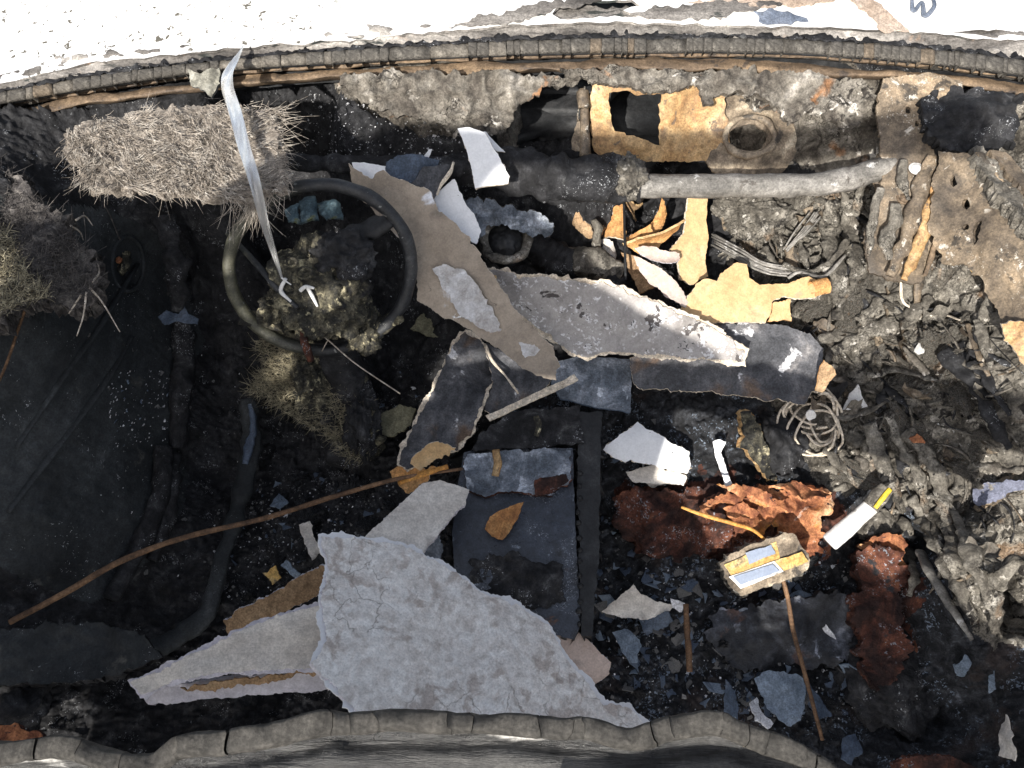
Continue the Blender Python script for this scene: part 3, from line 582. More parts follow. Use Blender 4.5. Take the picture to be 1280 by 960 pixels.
tube('post_collar', [at(728,115,.925),at(730,135,.91)], [.014,.013], m_brownsteel, ha, k=12, jit=.15)
sheet('post_flange', None, None, [(722,150),(732,140),(740,195),(712,196),(716,172)], ((722,150,.86),(738,150,.86),(722,195,.81)), .004, m_tandk, ha, jag=.004)
tube('wire_stub', [at(731,108,.93),at(729,125,.91),at(723,138,.89),at(722,152,.87)], .002, m_grey, ha, k=5, n=14)
# grey skin of melted insulation hanging over the opening
sheet('melted_insulation', None, None, [(700,86),(990,92),(1060,98),(1095,110),(1080,150),(1062,168),(1040,150),(1010,140),(985,155),(970,132),(945,122),(905,122),(890,136),(878,134),(868,114),(830,118),(790,114),(760,106),(735,98),(712,98)],
   ((720,92,.955),(1080,100,.955),(900,140,.915)), .008, m_fire, car, jag=.006, amp=.022, ascale=12, fine=.03, fscale=24, grid=.006, seed=12)
sheet('melted_insulation', None, None, [(425,95),(560,90),(640,92),(725,98),(715,106),(690,108),(665,118),(640,140),(632,165),(615,168),(590,160),(560,165),(530,150),(480,140),(440,118)],
   ((430,100,.955),(700,98,.955),(590,165,.88)), .01, m_fire, car, jag=.006, amp=.03, ascale=16, fine=.03, fscale=30, grid=.006, seed=14)
# ------------------------------------------------------------------ cross beam
beam = tube('cross_beam', [at(800,233,.86),at(900,232,.86),at(1000,231,.86),at(1050,226,.865),at(1090,214,.875),at(1120,206,.885),at(1152,201,.89)], [.0245,.024,.024,.025,.025,.026,.024], m_tube, car, n=70, k=20, jit=.10, nscale=28, seed=4)
V, Fc = tube_geo([at(560,212,.83),at(630,214,.84),at(700,221,.85),at(770,222,.855),at(806,230,.86)], [.028,.036,.044,.046,.036], n=70, k=26, jit=.5, nscale=22, seed=5); mesh_obj('charred_sleeve', V, Fc, m_char, beam)
lump('sleeve_end', at(790,222,.865), (.036,.044,.042), m_grey, beam, sub=4, amp=.25, scale=2.5, ridged=.35, seed=5)
tube('beam_stub', [at(350,203,.86),at(440,205,.86),at(520,206,.855),at(600,212,.85)], [.016,.019,.02,.022], m_char, beam, n=50, k=14, jit=.3, seed=7)
brk = sheet('beam_bracket', None, None, [(1100,190),(1155,186),(1158,215),(1145,255),(1128,268),(1108,300),(1098,285),(1105,250),(1092,225)], ((1100,190,.90),(1155,190,.90),(1120,270,.83)), .012, m_brownsteel, beam, jag=.003, amp=.012, ascale=18, grid=.007)
m_cream = mat('pale_ash_white', [(0,(.55,.53,.50)),(.5,(.74,.73,.71)),(1,(.82,.82,.81))], 14, 6, .7, .3, (60,.4,.002), [dict(kind='noise',scale=40,lo=.64,hi=.70,color=(.3,.28,.26))], grain=0.12)
def bolt(c, r, m, parent):
    V, Fc = lump_geo(c, (r,r,r*.55), sub=3, amp=.10, seed=3); b_ = mesh_obj('bolt_head', V, Fc, m, parent)
    V, Fc = tube_geo([tuple(Vector(c)+Vector((r*1.25*math.cos(t), r*1.25*math.sin(t), -.002))) for t in np.arange(24)/24*2*math.pi], r*.28, k=6, closed=True); mesh_obj('washer', V, Fc, m, parent)
bolt(at(1146,210,.912), .0105, m_cream, beam); bolt(at(1131,247,.875), .011, m_lip, beam)
# ------------------------------------------------------------------ steering wheel
sw = empty('steering_wheel', at(396,335,.85)); sw.parent = car
WC = at(396,333,.85); th = math.radians(58); WN = Vector((.05,-math.sin(th),math.cos(th))).normalized()
WU = Vector((1,0,0)); WU = (WU-WN*WU.dot(WN)).normalized(); WV = WN.cross(WU)
def wpt(px, py, off=0.0):
    d = ray(px, py); return CAM+d*((WC-CAM).dot(WN)/d.dot(WN))+WN*off
rim_px = [(396+114*math.cos(t)+4*math.cos(2*t), 334-103*math.sin(t)-5*math.sin(2*t)) for t in np.arange(72)/72*2*math.pi]
V, Fc = tube_geo([tuple(wpt(*q)) for q in rim_px], .0128, k=14, jit=.16, closed=True, nscale=30, seed=9, ref=tuple(WN)); mesh_obj('rim', V, Fc, m_rim, sw)
tube('spoke', [wpt(300,395,.0),wpt(325,402,-.005),wpt(352,408,-.01),wpt(375,400,-.015)], [.018,.017,.016,.02], m_olive, sw, n=24, k=12, jit=.25, flat=.5)
tube('spoke', [wpt(500,392,.0),wpt(478,408,-.005),wpt(455,410,-.005),wpt(430,390,-.01)], [.017,.020,.024,.03], m_olive, sw, n=24, k=12, jit=.3, flat=.55)
tube('spoke', [wpt(490,275,-.005),wpt(460,290,-.01),wpt(430,305,-.01)], [.016,.024,.03], m_black, sw, n=20, k=12, jit=.3, flat=.5)
hub = lump('hub', wpt(402,358,.0), (.102,.110,.082), m_olive, sw, sub=5, amp=.16, scale=1.6, ridged=.34, seed=8, tilt=.5)
lump('hub_shell', wpt(432,318,.02), (.060,.055,.045), m_char, hub, sub=4, amp=.25, scale=2.2, ridged=.35, seed=18, tilt=.4)  # upper shell dark, lower ones olive: light on the hub put into colour
lump('hub_shell', wpt(455,415,-.01), (.040,.05,.035), m_olive, hub, sub=4, amp=.25, scale=2.2, ridged=.4, seed=28, tilt=.4)
lump('hub_shell', wpt(348,385,-.01), (.035,.045,.035), m_olive, hub, sub=4, amp=.3, scale=2.2, ridged=.4, seed=38)
for cx, cy, rr in ((388,325,9),(372,312,6)):
    V, Fc = tube_geo([tuple(wpt(*q, .072)) for q in circ(cx,cy,rr,rr*.8,16)], .003, k=6, jit=.5, closed=True, seed=cx); mesh_obj('hub_eyelet', V, Fc, m_olive, hub)
for pts in ([(383,345),(390,340),(400,342)],[(392,341),(398,352),(404,364)],[(366,330),(360,345),(372,358)]):
    tube('hub_clip', [wpt(*q, .078) for q in pts], [.0035,.004,.0025], m_cream, hub, n=12, k=6, jit=.2)
col = tube('steering_column', [wpt(400,370,-.04), at(420,440,.60), at(430,520,.46), at(440,575,.38)], [.05,.05,.055,.05], m_char, sw, n=40, k=18, jit=.4, nscale=20, seed=21)
tube('column_cable', [at(374,392,.80),at(378,412,.77),at(382,430,.74),at(388,450,.70)], .0075, m_rustdk, sw, n=24, k=8, jit=.4)
tube('stalk', [at(285,292,.86),at(310,318,.86),at(345,358,.86),at(372,385,.84)], [.006,.006,.007,.006], m_rim, sw, n=30, k=8, jit=.2)
# burnt instrument glass behind the wheel
m_glass = mat('melted_blue_glass', [(0,(.03,.06,.075)),(.5,(.10,.16,.19)),(1,(.32,.40,.40))], 26, 8, .45, .5, (90,1.0,.006), [dict(kind='noise',scale=22,lo=.58,hi=.64,color=(.24,.26,.12))])
for out in ([(373,248),(395,245),(398,272),(376,280)],[(396,250),(425,252),(428,270),(408,275),(398,268)],[(355,262),(374,256),(374,276),(360,278)]):
    sheet('instrument_lens', None, None, out, tuple((a,b,.80) for a,b in ((out[0]),(out[1]),(out[2]))), .006, m_glass, car, jag=.003, amp=.012, ascale=30, grid=.006)
# ------------------------------------------------------------------ bristle and fibre masses
def strands(name, gen, n, m, parent=None, k=3, seg=4):
    V, Fc = [], []; c = 0
    for i in range(n):
        p, d, L_, r, droop = gen(i); p = np.array(tuple(p)); d = np.array(tuple(d)); d = d/np.linalg.norm(d)
        s_ = np.cross(d, (.2,.1,1)); s_ /= np.linalg.norm(s_)+1e-9; t_ = np.cross(s_, d)
        cv = rng.normal(0, droop, 3)
        for q in range(seg+1):
            f = q/seg; c0 = p+d*L_*f+cv*L_*f*f; rr = r*(1-.75*f)
            for a in range(k): V.append(c0+rr*(math.cos(a*2.094)*s_+math.sin(a*2.094)*t_))
        for q in range(seg):
            for a in range(k):
                b_ = (a+1)%k; Fc.append((c+q*k+a, c+q*k+b_, c+(q+1)*k+b_, c+(q+1)*k+a))
        c += (seg+1)*k
    return mesh_obj(name, V, np.array(Fc), m, parent)
m_bristle = mat('singed_bristle', [(0,(.20,.165,.13)),(.5,(.47,.41,.345)),(1,(.76,.71,.63))], 60, 5, .6, .4, None)
m_bripad = mat('bristle_backing', [(0,(.10,.085,.07)),(.5,(.30,.26,.22)),(1,(.5,.45,.39))], 40, 8, .9, .2, (150,1,.006))
m_bridk = mat('sooty_bristle', [(0,(.025,.022,.022)),(.5,(.075,.068,.066)),(1,(.22,.20,.18))], 50, 5, .7, .3, None)
m_briol = mat('fibre_lit_yellow', [(0,(.10,.09,.06)),(.5,(.34,.30,.205)),(1,(.66,.59,.42))], 50, 5, .8, .3, None)  # yellow tone stands in for warm light on the fibres
BR = [(80,168),(110,150),(160,142),(220,136),(300,131),(340,145),(352,180),(358,236),(300,246),(230,238),(160,236),(108,235),(100,214),(104,204),(92,198),(78,186)]
bz = ((90,170,1.045),(340,140,1.05),(330,240,1.045))
bm = sheet('bristle_mat', 'rectangular mat of singed grey brown bristles lying under the cowl lip', 'bristle mat', BR, bz, .02, m_bripad, jag=.006, amp=.008, ascale=10, fine=.008, grid=.007)
def rand_in(poly):
    xs = [p[0] for p in poly]; ys = [p[1] for p in poly]
    while True:
        a, b_ = random.uniform(min(xs),max(xs)), random.uniform(min(ys),max(ys))
        if poly_sd(np.array([a]), np.array([b_]), poly)[0] > 1: return a, b_
TUFT = []
for _ in range(420):
    a_, b_ = rand_in(BR); TUFT.append((a_, b_, math.radians(-50+random.gauss(0,26)+(a_-220)*.12+25*math.sin(a_*.045)), random.uniform(-.08,.30), random.lognormvariate(-4.05,.42), random.uniform(-.006,.010)))
def gmat(i):
    a_, b_, an, up, L_, dz = TUFT[i % 420]; p = at(a_+random.gauss(0,4.5), b_+random.gauss(0,4.5), 1.049+dz)
    an += random.gauss(0,.20); return p, (math.cos(an), math.sin(an), up+random.gauss(0,.06)), min(.055, L_*random.uniform(.7,1.35)), random.uniform(.0005,.0010), .35
tag(strands('bristles', gmat, 5200, m_bristle, bm), kind='stuff')
tag(strands('dark_bristles', gmat, 1300, m_bridk, bm), kind='stuff')
def gedge(i):
    a = random.uniform(325,356); b_ = random.uniform(135,200); p = at(a,b_,1.045)
    an = math.radians(random.gauss(-22,30)); return p, (math.cos(an),math.sin(an),random.uniform(-.2,.3)), random.uniform(.02,.06), .0006, .3
tag(strands('stray_bristles', gedge, 90, m_bristle, bm), kind='stuff')
def gund(i):
    a = random.gauss(318,14); p = at(a,246,1.03); an = math.radians(random.gauss(-88,22)); return p, (math.cos(an),math.sin(an),random.uniform(-.9,-.2)), random.uniform(.03,.07), .0008, .3
tag(strands('stray_bristles', gund, 110, m_bristle, bm), kind='stuff')
# fibre clump at the left edge
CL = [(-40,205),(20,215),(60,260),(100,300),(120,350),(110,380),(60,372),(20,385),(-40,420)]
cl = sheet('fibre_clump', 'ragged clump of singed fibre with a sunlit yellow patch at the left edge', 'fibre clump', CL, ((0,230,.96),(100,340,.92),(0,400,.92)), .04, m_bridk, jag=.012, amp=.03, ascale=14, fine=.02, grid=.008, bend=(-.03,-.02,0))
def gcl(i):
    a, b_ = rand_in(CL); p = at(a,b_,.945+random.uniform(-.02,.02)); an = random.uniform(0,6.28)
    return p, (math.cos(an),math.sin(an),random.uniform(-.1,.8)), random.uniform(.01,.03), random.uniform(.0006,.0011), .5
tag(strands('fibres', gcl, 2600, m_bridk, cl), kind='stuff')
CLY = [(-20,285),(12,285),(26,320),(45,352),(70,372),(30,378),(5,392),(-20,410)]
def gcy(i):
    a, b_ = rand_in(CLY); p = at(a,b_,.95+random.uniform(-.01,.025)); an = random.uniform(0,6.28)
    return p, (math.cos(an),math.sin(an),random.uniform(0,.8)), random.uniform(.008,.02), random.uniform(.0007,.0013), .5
tag(strands('fibres', gcy, 1500, m_briol, cl), kind='stuff')  # sunlit patch made by yellower, paler fibres
for pts in ([(112,360),(128,378),(150,415)],[(108,365),(104,395),(96,420)],[(102,368),(86,392)],[(116,352),(124,340),(120,322)],[(88,282),(100,290),(104,300)],[(95,275),(106,270),(116,282)]):
    tube('long_fibre', [at(a,b_,.94-.03*j) for j,(a,b_) in enumerate(pts)], [.0022,.0016,.001], m_bristle, cl, n=14, k=5)
# fibre mass under the wheel
FM = [(318,425),(345,418),(380,420),(400,432),(425,450),(445,478),(462,520),(472,560),(455,580),(430,572),(408,545),(380,530),(340,508),(306,486),(322,465),(330,455)]
fm_ = sheet('fibre_mat', 'torn piece of olive grey fibre matting hanging below the steering wheel', 'fibre mat', FM, ((325,430,.60),(440,480,.58),(400,560,.46)), .03, [m_olive,m_olive,m_char], jag=.008, amp=.035, ascale=12, fine=.018, grid=.007, bend=(-.02,-.01,.0))
def gfm(i):
    a, b_ = rand_in(FM); p = at(a,b_,.60-(b_-425)*.00095+random.uniform(-.01,.02)); an = math.radians(random.gauss(200,60))
    return p, (math.cos(an),math.sin(an),random.uniform(.0,.7)), random.uniform(.008,.024), random.uniform(.0006,.0010), .5
tag(strands('fibres', gfm, 3000, m_briol, fm_), kind='stuff')
lump('melted_column_shroud', at(452,528,.50), (.040,.085,.05), m_char, fm_, sub=5, amp=.22, scale=1.8, ridged=.35, seed=45, tilt=.5)
lump('melted_knob', at(385,472,.60), (.028,.04,.026), m_olive, fm_, sub=4, amp=.3, scale=2.3, ridged=.4, seed=44)
# ------------------------------------------------------------------ plastic ribbon
m_film = mat('clear_plastic_film', [(0,(.55,.55,.54)),(1,(.80,.80,.79))], 12, 6, .35, .6, (30,.6,.004), trans=.80, grain=.1, stretch=(2,.3,.3))
rp = smooth_path([at(303,60,1.03),at(287,84,1.035),at(283,105,1.05),at(294,140,1.09),at(304,180,1.09),at(318,225,1.085),at(330,275,1.03),at(342,315,.97),at(352,347,.93)], 60)
wd = np.interp(np.linspace(0,1,60), [0,.12,.3,.6,.8,1], [.003,.011,.0115,.010,.007,.002])
V = []
for i, (c, w_) in enumerate(zip(rp, wd)):
    for j in range(9):
        f = j/8*2-1; V.append((c[0]+w_*f, c[1]+w_*f*.25, c[2]+.006*math.sin(f*2.6+i*.12)*abs(f)+.003*math.sin(i*.5+f*3)))
n = len(V); Fc = [(i*9+j,i*9+j+1,(i+1)*9+j+1,(i+1)*9+j) for i in range(59) for j in range(8)]
V2 = [(a,b_,c-.0006) for a,b_,c in V]; Fc += [tuple(i+n for i in f[::-1]) for f in Fc]
tag(mesh_obj('plastic_ribbon', V+V2, Fc, m_film), 'long clear plastic ribbon draped from the cowl over the bristle mat', 'plastic strip')
tube('ribbon_tail', [at(352,347,.93),at(358,352,.925),at(364,356,.92)], [.002,.001], m_cream, bpy.data.objects['plastic_ribbon'], n=8, k=5)
# ------------------------------------------------------------------ broken plaster and board
m_gyps = mat('mottled_plaster', [(0,(.58,.535,.49)),(.4,(.80,.765,.73)),(.7,(.87,.85,.82)),(1,(.90,.89,.87))], 38, 12, .9, .2, (110,.9,.004), [dict(kind='crack',scale=17,lo=.016,hi=.004,color=(.30,.26,.23),h=-.8,warp=.05,amt=.6,gate=(4,.48,.06)), dict(kind='noise',scale=24,lo=.50,hi=.62,color=(.50,.44,.40),amt=.9,gate=(4,.36,.12)), dict(kind='noise',scale=5,lo=.60,hi=.72,color=(.80,.81,.84))], grain=0.20)
m_gedge = mat('plaster_core', [(0,(.50,.48,.53)),(1,(.74,.72,.77))], 40, 8, .95, .1, (120,.8,.003), grain=0.12)
m_paperb = mat('brown_board_paper', [(0,(.22,.14,.08)),(.5,(.36,.24,.14)),(1,(.50,.36,.22))], 12, 8, .9, .15, (60,.4,.002))
m_white = mat('white_enamel', [(0,(.70,.71,.73)),(1,(.84,.84,.85))], 5, 6, .5, .4, (40,.2,.001), [dict(kind='noise',scale=26,lo=.68,hi=.71,color=(.05,.05,.055)), dict(kind='noise',scale=9,lo=.64,hi=.74,color=(.55,.54,.53),amt=.5)], grain=0.07)
m_tansheet = mat('tan_backing_paper', [(0,(.22,.185,.15)),(.5,(.315,.265,.215)),(1,(.40,.34,.275))], 6, 10, .85, .25, (30,.4,.003), [dict(kind='noise',scale=9,lo=.57,hi=.70,color=(.10,.09,.085),amt=.55,detail=9), dict(kind='noise',scale=7,lo=.585,hi=.66,color=(.66,.68,.74),detail=9), dict(kind='crack',scale=7,lo=.008,hi=0,color=(.07,.06,.05),h=-.6,warp=.2,gate=(5,.5,.1)), dict(kind='noise',scale=30,lo=.67,hi=.70,color=(.72,.73,.75),gate=(4,.5))], grain=0.14)
m_lav = mat('lavender_speckled_board', [(0,(.27,.255,.25)),(.5,(.37,.35,.34)),(1,(.48,.455,.435))], 14, 10, .85, .25, (90,.8,.003), [dict(kind='noise',scale=9,lo=.57,hi=.70,color=(.10,.09,.085),amt=.55,detail=9), dict(kind='noise',scale=15,lo=.62,hi=.635,color=(.10,.09,.088),h=-.5), dict(kind='voronoi',scale=48,lo=.22,hi=.17,color=(.66,.65,.66),gate=(20,.46,.05)), dict(kind='voronoi',scale=50,lo=.14,hi=.09,color=(.05,.05,.055),gate=(26,.55,.05))], grain=0.14)
m_lavc = mat('cream_board_core', [(0,(.56,.47,.36)),(1,(.80,.72,.61))], 26, 8, .95, .1, (90,.7,.003))
m_slate = mat('slate_char_board', [(0,(.025,.026,.030)),(.4,(.06,.062,.07)),(.75,(.12,.12,.13)),(1,(.22,.21,.21))], 12, 10, .7, .35, (90,.7,.003), [dict(kind='noise',scale=14,lo=.63,hi=.67,color=(.58,.58,.60)), dict(kind='noise',scale=5,lo=.56,hi=.66,color=(.15,.095,.06),amt=.8)])
m_slatew = mat('slate_frosted', [(0,(.05,.06,.075)),(.4,(.12,.14,.17)),(.8,(.30,.33,.38)),(1,(.62,.66,.72))], 17, 11, .7, .35, (90,.7,.003), [dict(kind='noise',scale=22,lo=.58,hi=.64,color=(.55,.59,.66),gate=(5,.42,.1))])
m_blue = mat('blue_slate_flake', [(0,(.035,.05,.075)),(.5,(.07,.095,.14)),(1,(.13,.16,.22))], 14, 8, .6, .4, (80,.5,.002), [dict(kind='noise',scale=26,lo=.64,hi=.68,color=(.35,.40,.46))])
m_orange = mat('scorched_orange_board', [(0,(.36,.17,.06)),(.5,(.56,.30,.12)),(1,(.70,.45,.22))], 9, 8, .85, .2, (50,.4,.002), [dict(kind='noise',scale=9,lo=.57,hi=.70,color=(.10,.09,.085),amt=.55,detail=9), dict(kind='noise',scale=20,lo=.62,hi=.68,color=(.22,.11,.05))])
m_peach = mat('peach_board', [(0,(.46,.29,.14)),(.5,(.62,.42,.22)),(1,(.72,.54,.33))], 6, 8, .85, .2, (50,.4,.002), [dict(kind='noise',scale=9,lo=.57,hi=.70,color=(.10,.09,.085),amt=.55,detail=9), dict(kind='noise',scale=14,lo=.66,hi=.72,color=(.35,.26,.18),amt=.7)], grain=0.18)
m_pink = mat('pinkish_plaster', [(0,(.42,.33,.28)),(1,(.62,.51,.46))], 10, 8, .9, .2, (70,.4,.002), [dict(kind='noise',scale=9,lo=.57,hi=.70,color=(.10,.09,.085),amt=.55,detail=9)], grain=0.15)
m_stain = mat('stained_plaster', [(0,(.46,.42,.38)),(.5,(.64,.60,.55)),(1,(.78,.75,.70))], 9, 10, .9, .2, (90,.6,.003), [dict(kind='noise',scale=9,lo=.57,hi=.70,color=(.10,.09,.085),amt=.55,detail=9), dict(kind='noise',scale=7,lo=.58,hi=.66,color=(.30,.26,.24),amt=.6)], stretch=(.5,1.4,1), grain=0.20)
m_oliveboard = mat('olive_board', [(0,(.17,.16,.105)),(1,(.27,.255,.175))], 12, 8, .9, .2, (80,.5,.002))
CN = {}
def raise_(z3, d): return tuple((a,b_,c+d) for a,b_,c in z3)
def offset(poly, px):
    P_ = np.array(poly, float); ar = np.sum(P_[:,0]*np.roll(P_[:,1],-1)-np.roll(P_[:,0],-1)*P_[:,1])
    T_ = np.roll(P_,-1,0)-np.roll(P_,1,0); T_ /= np.linalg.norm(T_,axis=1)[:,None]; N_ = np.c_[T_[:,1],-T_[:,0]]*(1 if ar > 0 else -1)
    return [tuple(q) for q in P_+N_*px]
def S(name, label, cat, outline, zpts, thick, mats, *a, rim=None, **kw):
    if label: kw['amp'] = max(kw.get('amp',0)*1.4, .004)
    ob_ = sheet(name, label, cat, outline, zpts, thick, mats, *a, **kw)
    if rim:
        k2 = dict(kw); k2['seed'] = kw.get('seed',0)+77; k2['nseed'] = kw.get('seed',0); k2['cen'] = outline; k2['jag'] = rim[2]; k2.pop('group',None); k2['fine'] = 0
        sheet('torn_rim', None, None, offset(outline, rim[0]), raise_(zpts, -.0045), .004, rim[1], ob_, **k2)
    return ob_
m_oliveglass = mat('dull_crazed_glass', [(0,(.12,.115,.095)),(.5,(.24,.23,.19)),(1,(.42,.41,.36))], 30, 8, .5, .5, (90,.8,.004))
m_fg = mat('grey_flake', [(0,(.07,.07,.07)),(1,(.20,.195,.19))], 12, 6, .8, .3, (80,.4,.002))
m_panel = mat('sooty_floor_pan', [(0,(.008,.008,.010)),(.45,(.024,.026,.032)),(.75,(.06,.065,.08)),(1,(.17,.18,.21))], 14, 11, .6, .4, (90,.8,.004), [dict(kind='noise',scale=26,lo=.60,hi=.66,color=(.30,.32,.38),gate=(7,.48,.08)), dict(kind='noise',scale=8,lo=.58,hi=.66,color=(.10,.05,.035),amt=.7)])
m_wpatch = mat('peeled_pale_patch', [(0,(.30,.27,.25)),(.45,(.46,.45,.45)),(1,(.66,.67,.70))], 22, 10, .9, .2, (90,.7,.003), grain=0.20)
GP = 'loose pieces'
S('plaster_slab', 'largest mottled white plaster slab with cracked face, by the near roof edge', 'plaster slab', [(403,668),(440,672),(500,683),(545,705),(570,716),(600,740),(650,757),(685,782),(705,818),(735,850),(758,878),(790,880),(818,905),(815,960),(600,960),(480,940),(440,882),(400,838),(392,826),(408,800),(402,750),(412,715)],
  ((403,668,.68),(790,880,.50),(440,882,.70)), .013, [m_gyps,m_gedge,m_paperb], rim=(5,m_white,.004), jag=.0028, amp=.006, ascale=8, fine=.003, grid=.008, bend=(-.012,.006,0), seed=1)
S('plaster_board', 'upper layer of the split grey white plaster board left of the largest slab', 'plaster board', [(163,853),(200,838),(262,808),(320,780),(370,764),(412,755),(430,800),(402,834),(330,838),(280,840),(215,852),(175,868)], ((165,855,.52),(410,757,.60),(400,835,.58)), .014, [m_stain,m_gedge,m_paperb], rim=(4,m_gedge,.003), jag=.0025, amp=.005, ascale=14, grid=.008, seed=2)
S('plaster_board', 'lower layer of the split plaster board, with a thin lilac edge', 'plaster board', [(172,868),(220,856),(330,842),(412,842),(440,850),(418,862),(330,868),(230,878),(185,880)], ((172,868,.455),(412,840,.50),(230,878,.455)), .02, [m_gedge,m_gedge,m_paperb], jag=.002, amp=.004, grid=.008, seed=3)
S('brown_core', None, None, [(225,860),(330,845),(408,835),(416,842),(330,852),(240,866)], ((225,860,.475),(412,838,.525),(240,866,.472)), .004, m_paperb, bpy.data.objects['plaster_board.001'], jag=.004, amp=.004, grid=.006)
S('plaster_strip', 'narrow brown faced plaster strip between the split board and charred floor', 'plaster strip', [(279,775),(330,747),(400,706),(415,712),(412,735),(350,768),(302,790),(284,793)], ((280,775,.50),(405,706,.57),(300,790,.49)), .012, [m_paperb,m_gedge,m_paperb], jag=.003, grid=.008, seed=4)
S('plaster_plank', 'straight sided beige plaster plank leaning behind the largest slab', 'plaster plank', [(452,674),(490,640),(527,604),(550,600),(587,612),(580,630),(552,660),(527,694),(500,692)], ((455,672,.62),(587,612,.58),(525,694,.60)), .016, [m_stain,m_gedge,m_paperb], jag=.0015, amp=.003, grid=.008, seed=5)
S('char_chunk', 'black and white charred block under the beige plaster plank', 'char chunk', [(525,690),(550,668),(554,690),(550,712),(535,705)], ((525,690,.52),(552,668,.52),(550,712,.50)), .04, [m_slatew,m_char], jag=.004, grid=.006)
S('plaster_piece', 'smooth pinkish plaster piece under the right edge of the largest slab', 'plaster piece', [(640,752),(690,768),(730,795),(765,828),(762,842),(742,860),(725,850),(690,800)], ((640,752,.48),(765,830,.44),(740,860,.43)), .014, [m_pink,m_gedge,m_pink], jag=.0018, bend=(-.01,-.008,0), grid=.008, seed=6)
S('charred_panel', 'dark burnt panel with ash spots and a tan scorched lower corner', 'burnt panel', [(497,578),(500,555),(520,520),(540,490),(556,458),(570,428),(582,415),(600,425),(607,440),(614,468),(604,505),(590,540),(572,556),(548,566),(520,580),(508,586)], ((500,575,.52),(580,418,.58),(605,500,.56)), .007, [m_slate,m_lavc,m_paperb], rim=(3,m_lavc,.003), jag=.004, amp=.012, ascale=12, bend=(-.015,-.006,0), grid=.008, seed=7)
S('scorched_flap', 'curled cream and tan flap at the tip of the dark burnt panel', 'board flap', [(513,578),(530,560),(545,552),(568,558),(560,568),(540,576),(525,585)], ((513,578,.55),(545,553,.575),(565,560,.565)), .005, [m_peach,m_lavc], jag=.004, bend=(.01,.008,0), grid=.006, seed=8)
S('scorched_flap', 'brown curled board scrap below the dark burnt panel tip', 'board flap', [(488,590),(500,578),(520,585),(545,585),(530,605),(512,615),(500,608)], ((488,590,.48),(545,585,.49),(510,612,.47)), .005, [m_orange,m_lavc], jag=.004, bend=(.01,.01,0), grid=.006, seed=9)
S('charred_panel', 'dark burnt panel with a pale broken edge beside the wooden stick', 'burnt panel', [(606,430),(630,440),(660,452),(692,470),(672,490),(645,505),(612,520),(606,510),(616,478)], ((606,432,.57),(690,470,.56),(612,518,.54)), .007, [m_slate,m_lavc,m_paperb], jag=.003, amp=.01, grid=.008, seed=10)
tube('pale_fracture_edge', [at(606,430,.585),at(616,452,.582),at(632,470,.58),at(648,492,.57)], [.003,.0035,.003,.0025], m_lavc, bpy.data.objects['charred_panel.001'], n=20, k=6, jit=.5)
S('slate_plate', 'square frosted grey plate with a sharp right corner under the speckled board', 'plate', [(694,452),(720,446),(760,447),(790,449),(789,480),(788,516),(745,508),(700,498),(690,480)], ((694,452,.56),(790,450,.56),(788,515,.54)), .008, [m_slatew,m_blue], jag=.0012, grid=.008, seed=11)
S('wooden_stick', 'thin pale flat wooden stick lying across the dark burnt panels', 'stick', [(607,519),(660,496),(718,467),(723,474),(665,502),(612,526)], ((607,519,.60),(720,468,.62),(612,526,.598)), .006, [m_lavc,m_lavc], jag=.0008, grid=.01)
tan = S('tan_sheet', 'long tan backing sheet with peeled white patches beside the steering wheel', 'board sheet', [(440,205),(455,216),(468,224),(482,214),(500,226),(522,232),(540,240),(548,262),(570,280),(586,296),(606,332),(618,348),(642,384),(664,405),(690,432),(697,452),(695,471),(672,466),(640,448),(600,420),(572,404),(548,392),(522,376),(520,335),(505,305),(488,285),(465,260),(443,240)], ((440,205,.93),(618,348,.80),(522,376,.76)), .005, [m_tansheet,m_lavc,m_white], jag=.003, amp=.008, ascale=8, bend=(.01,.02,0), grid=.009, seed=12)
for out_ in ([(540,336),(556,329),(575,334),(592,348),(604,372),(622,398),(628,412),(612,418),(596,404),(578,396),(562,372),(548,352)],[(648,428),(668,430),(688,448),(694,468),(676,462),(658,446)]):
    S('peeled_patch', None, None, out_, raise_(((440,205,.93),(618,348,.80),(522,376,.76)),.010), .004, [m_wpatch,m_lavc], tan, jag=.004, amp=.008, ascale=8, bend=(0,0,0), grid=.008)
S('white_sheet', 'white enamel corner standing behind the top of the tan sheet', 'enamel piece', [(440,203),(455,203),(483,208),(482,232),(460,222),(446,240)], ((440,203,.915),(483,208,.915),(446,238,.89)), .005, [m_white,m_gedge], jag=.002, grid=.008, seed=13)
S('white_sheet', 'white enamel sheet with a cracked lower half right of the tan sheet', 'enamel piece', [(541,247),(552,236),(568,226),(580,250),(598,278),(601,290),(595,306),(582,302),(565,290),(552,268)], ((541,247,.86),(568,228,.87),(596,304,.81)), .006, [m_white,m_gedge,m_lavc], jag=.0018, bend=(0,.01,0), grid=.008, seed=14)
S('blue_flake', 'dark blue slate coloured flake standing above the tan sheet', 'slate flake', [(480,226),(484,203),(498,194),(522,192),(549,200),(545,215),(530,233),(505,232)], ((482,226,.90),(548,200,.90),(530,232,.87)), .005, [m_blue,m_blue], jag=.002, grid=.008, seed=15)
S('blue_flake', 'darker slate flake with ash dots and a curled pale rim by the tan sheet', 'slate flake', [(512,233),(530,208),(550,206),(567,204),(560,222),(548,240),(538,253),(525,240)], ((514,233,.895),(566,206,.90),(538,252,.865)), .006, [m_slate,m_slate], jag=.002, grid=.008, seed=16)
tube('pale_rim', [at(567,203,.905),at(562,216,.90),at(552,230,.89),at(546,244,.875)], [.004,.005,.004,.003], m_lavc, bpy.data.objects['blue_flake.001'], n=20, k=6, jit=.4)
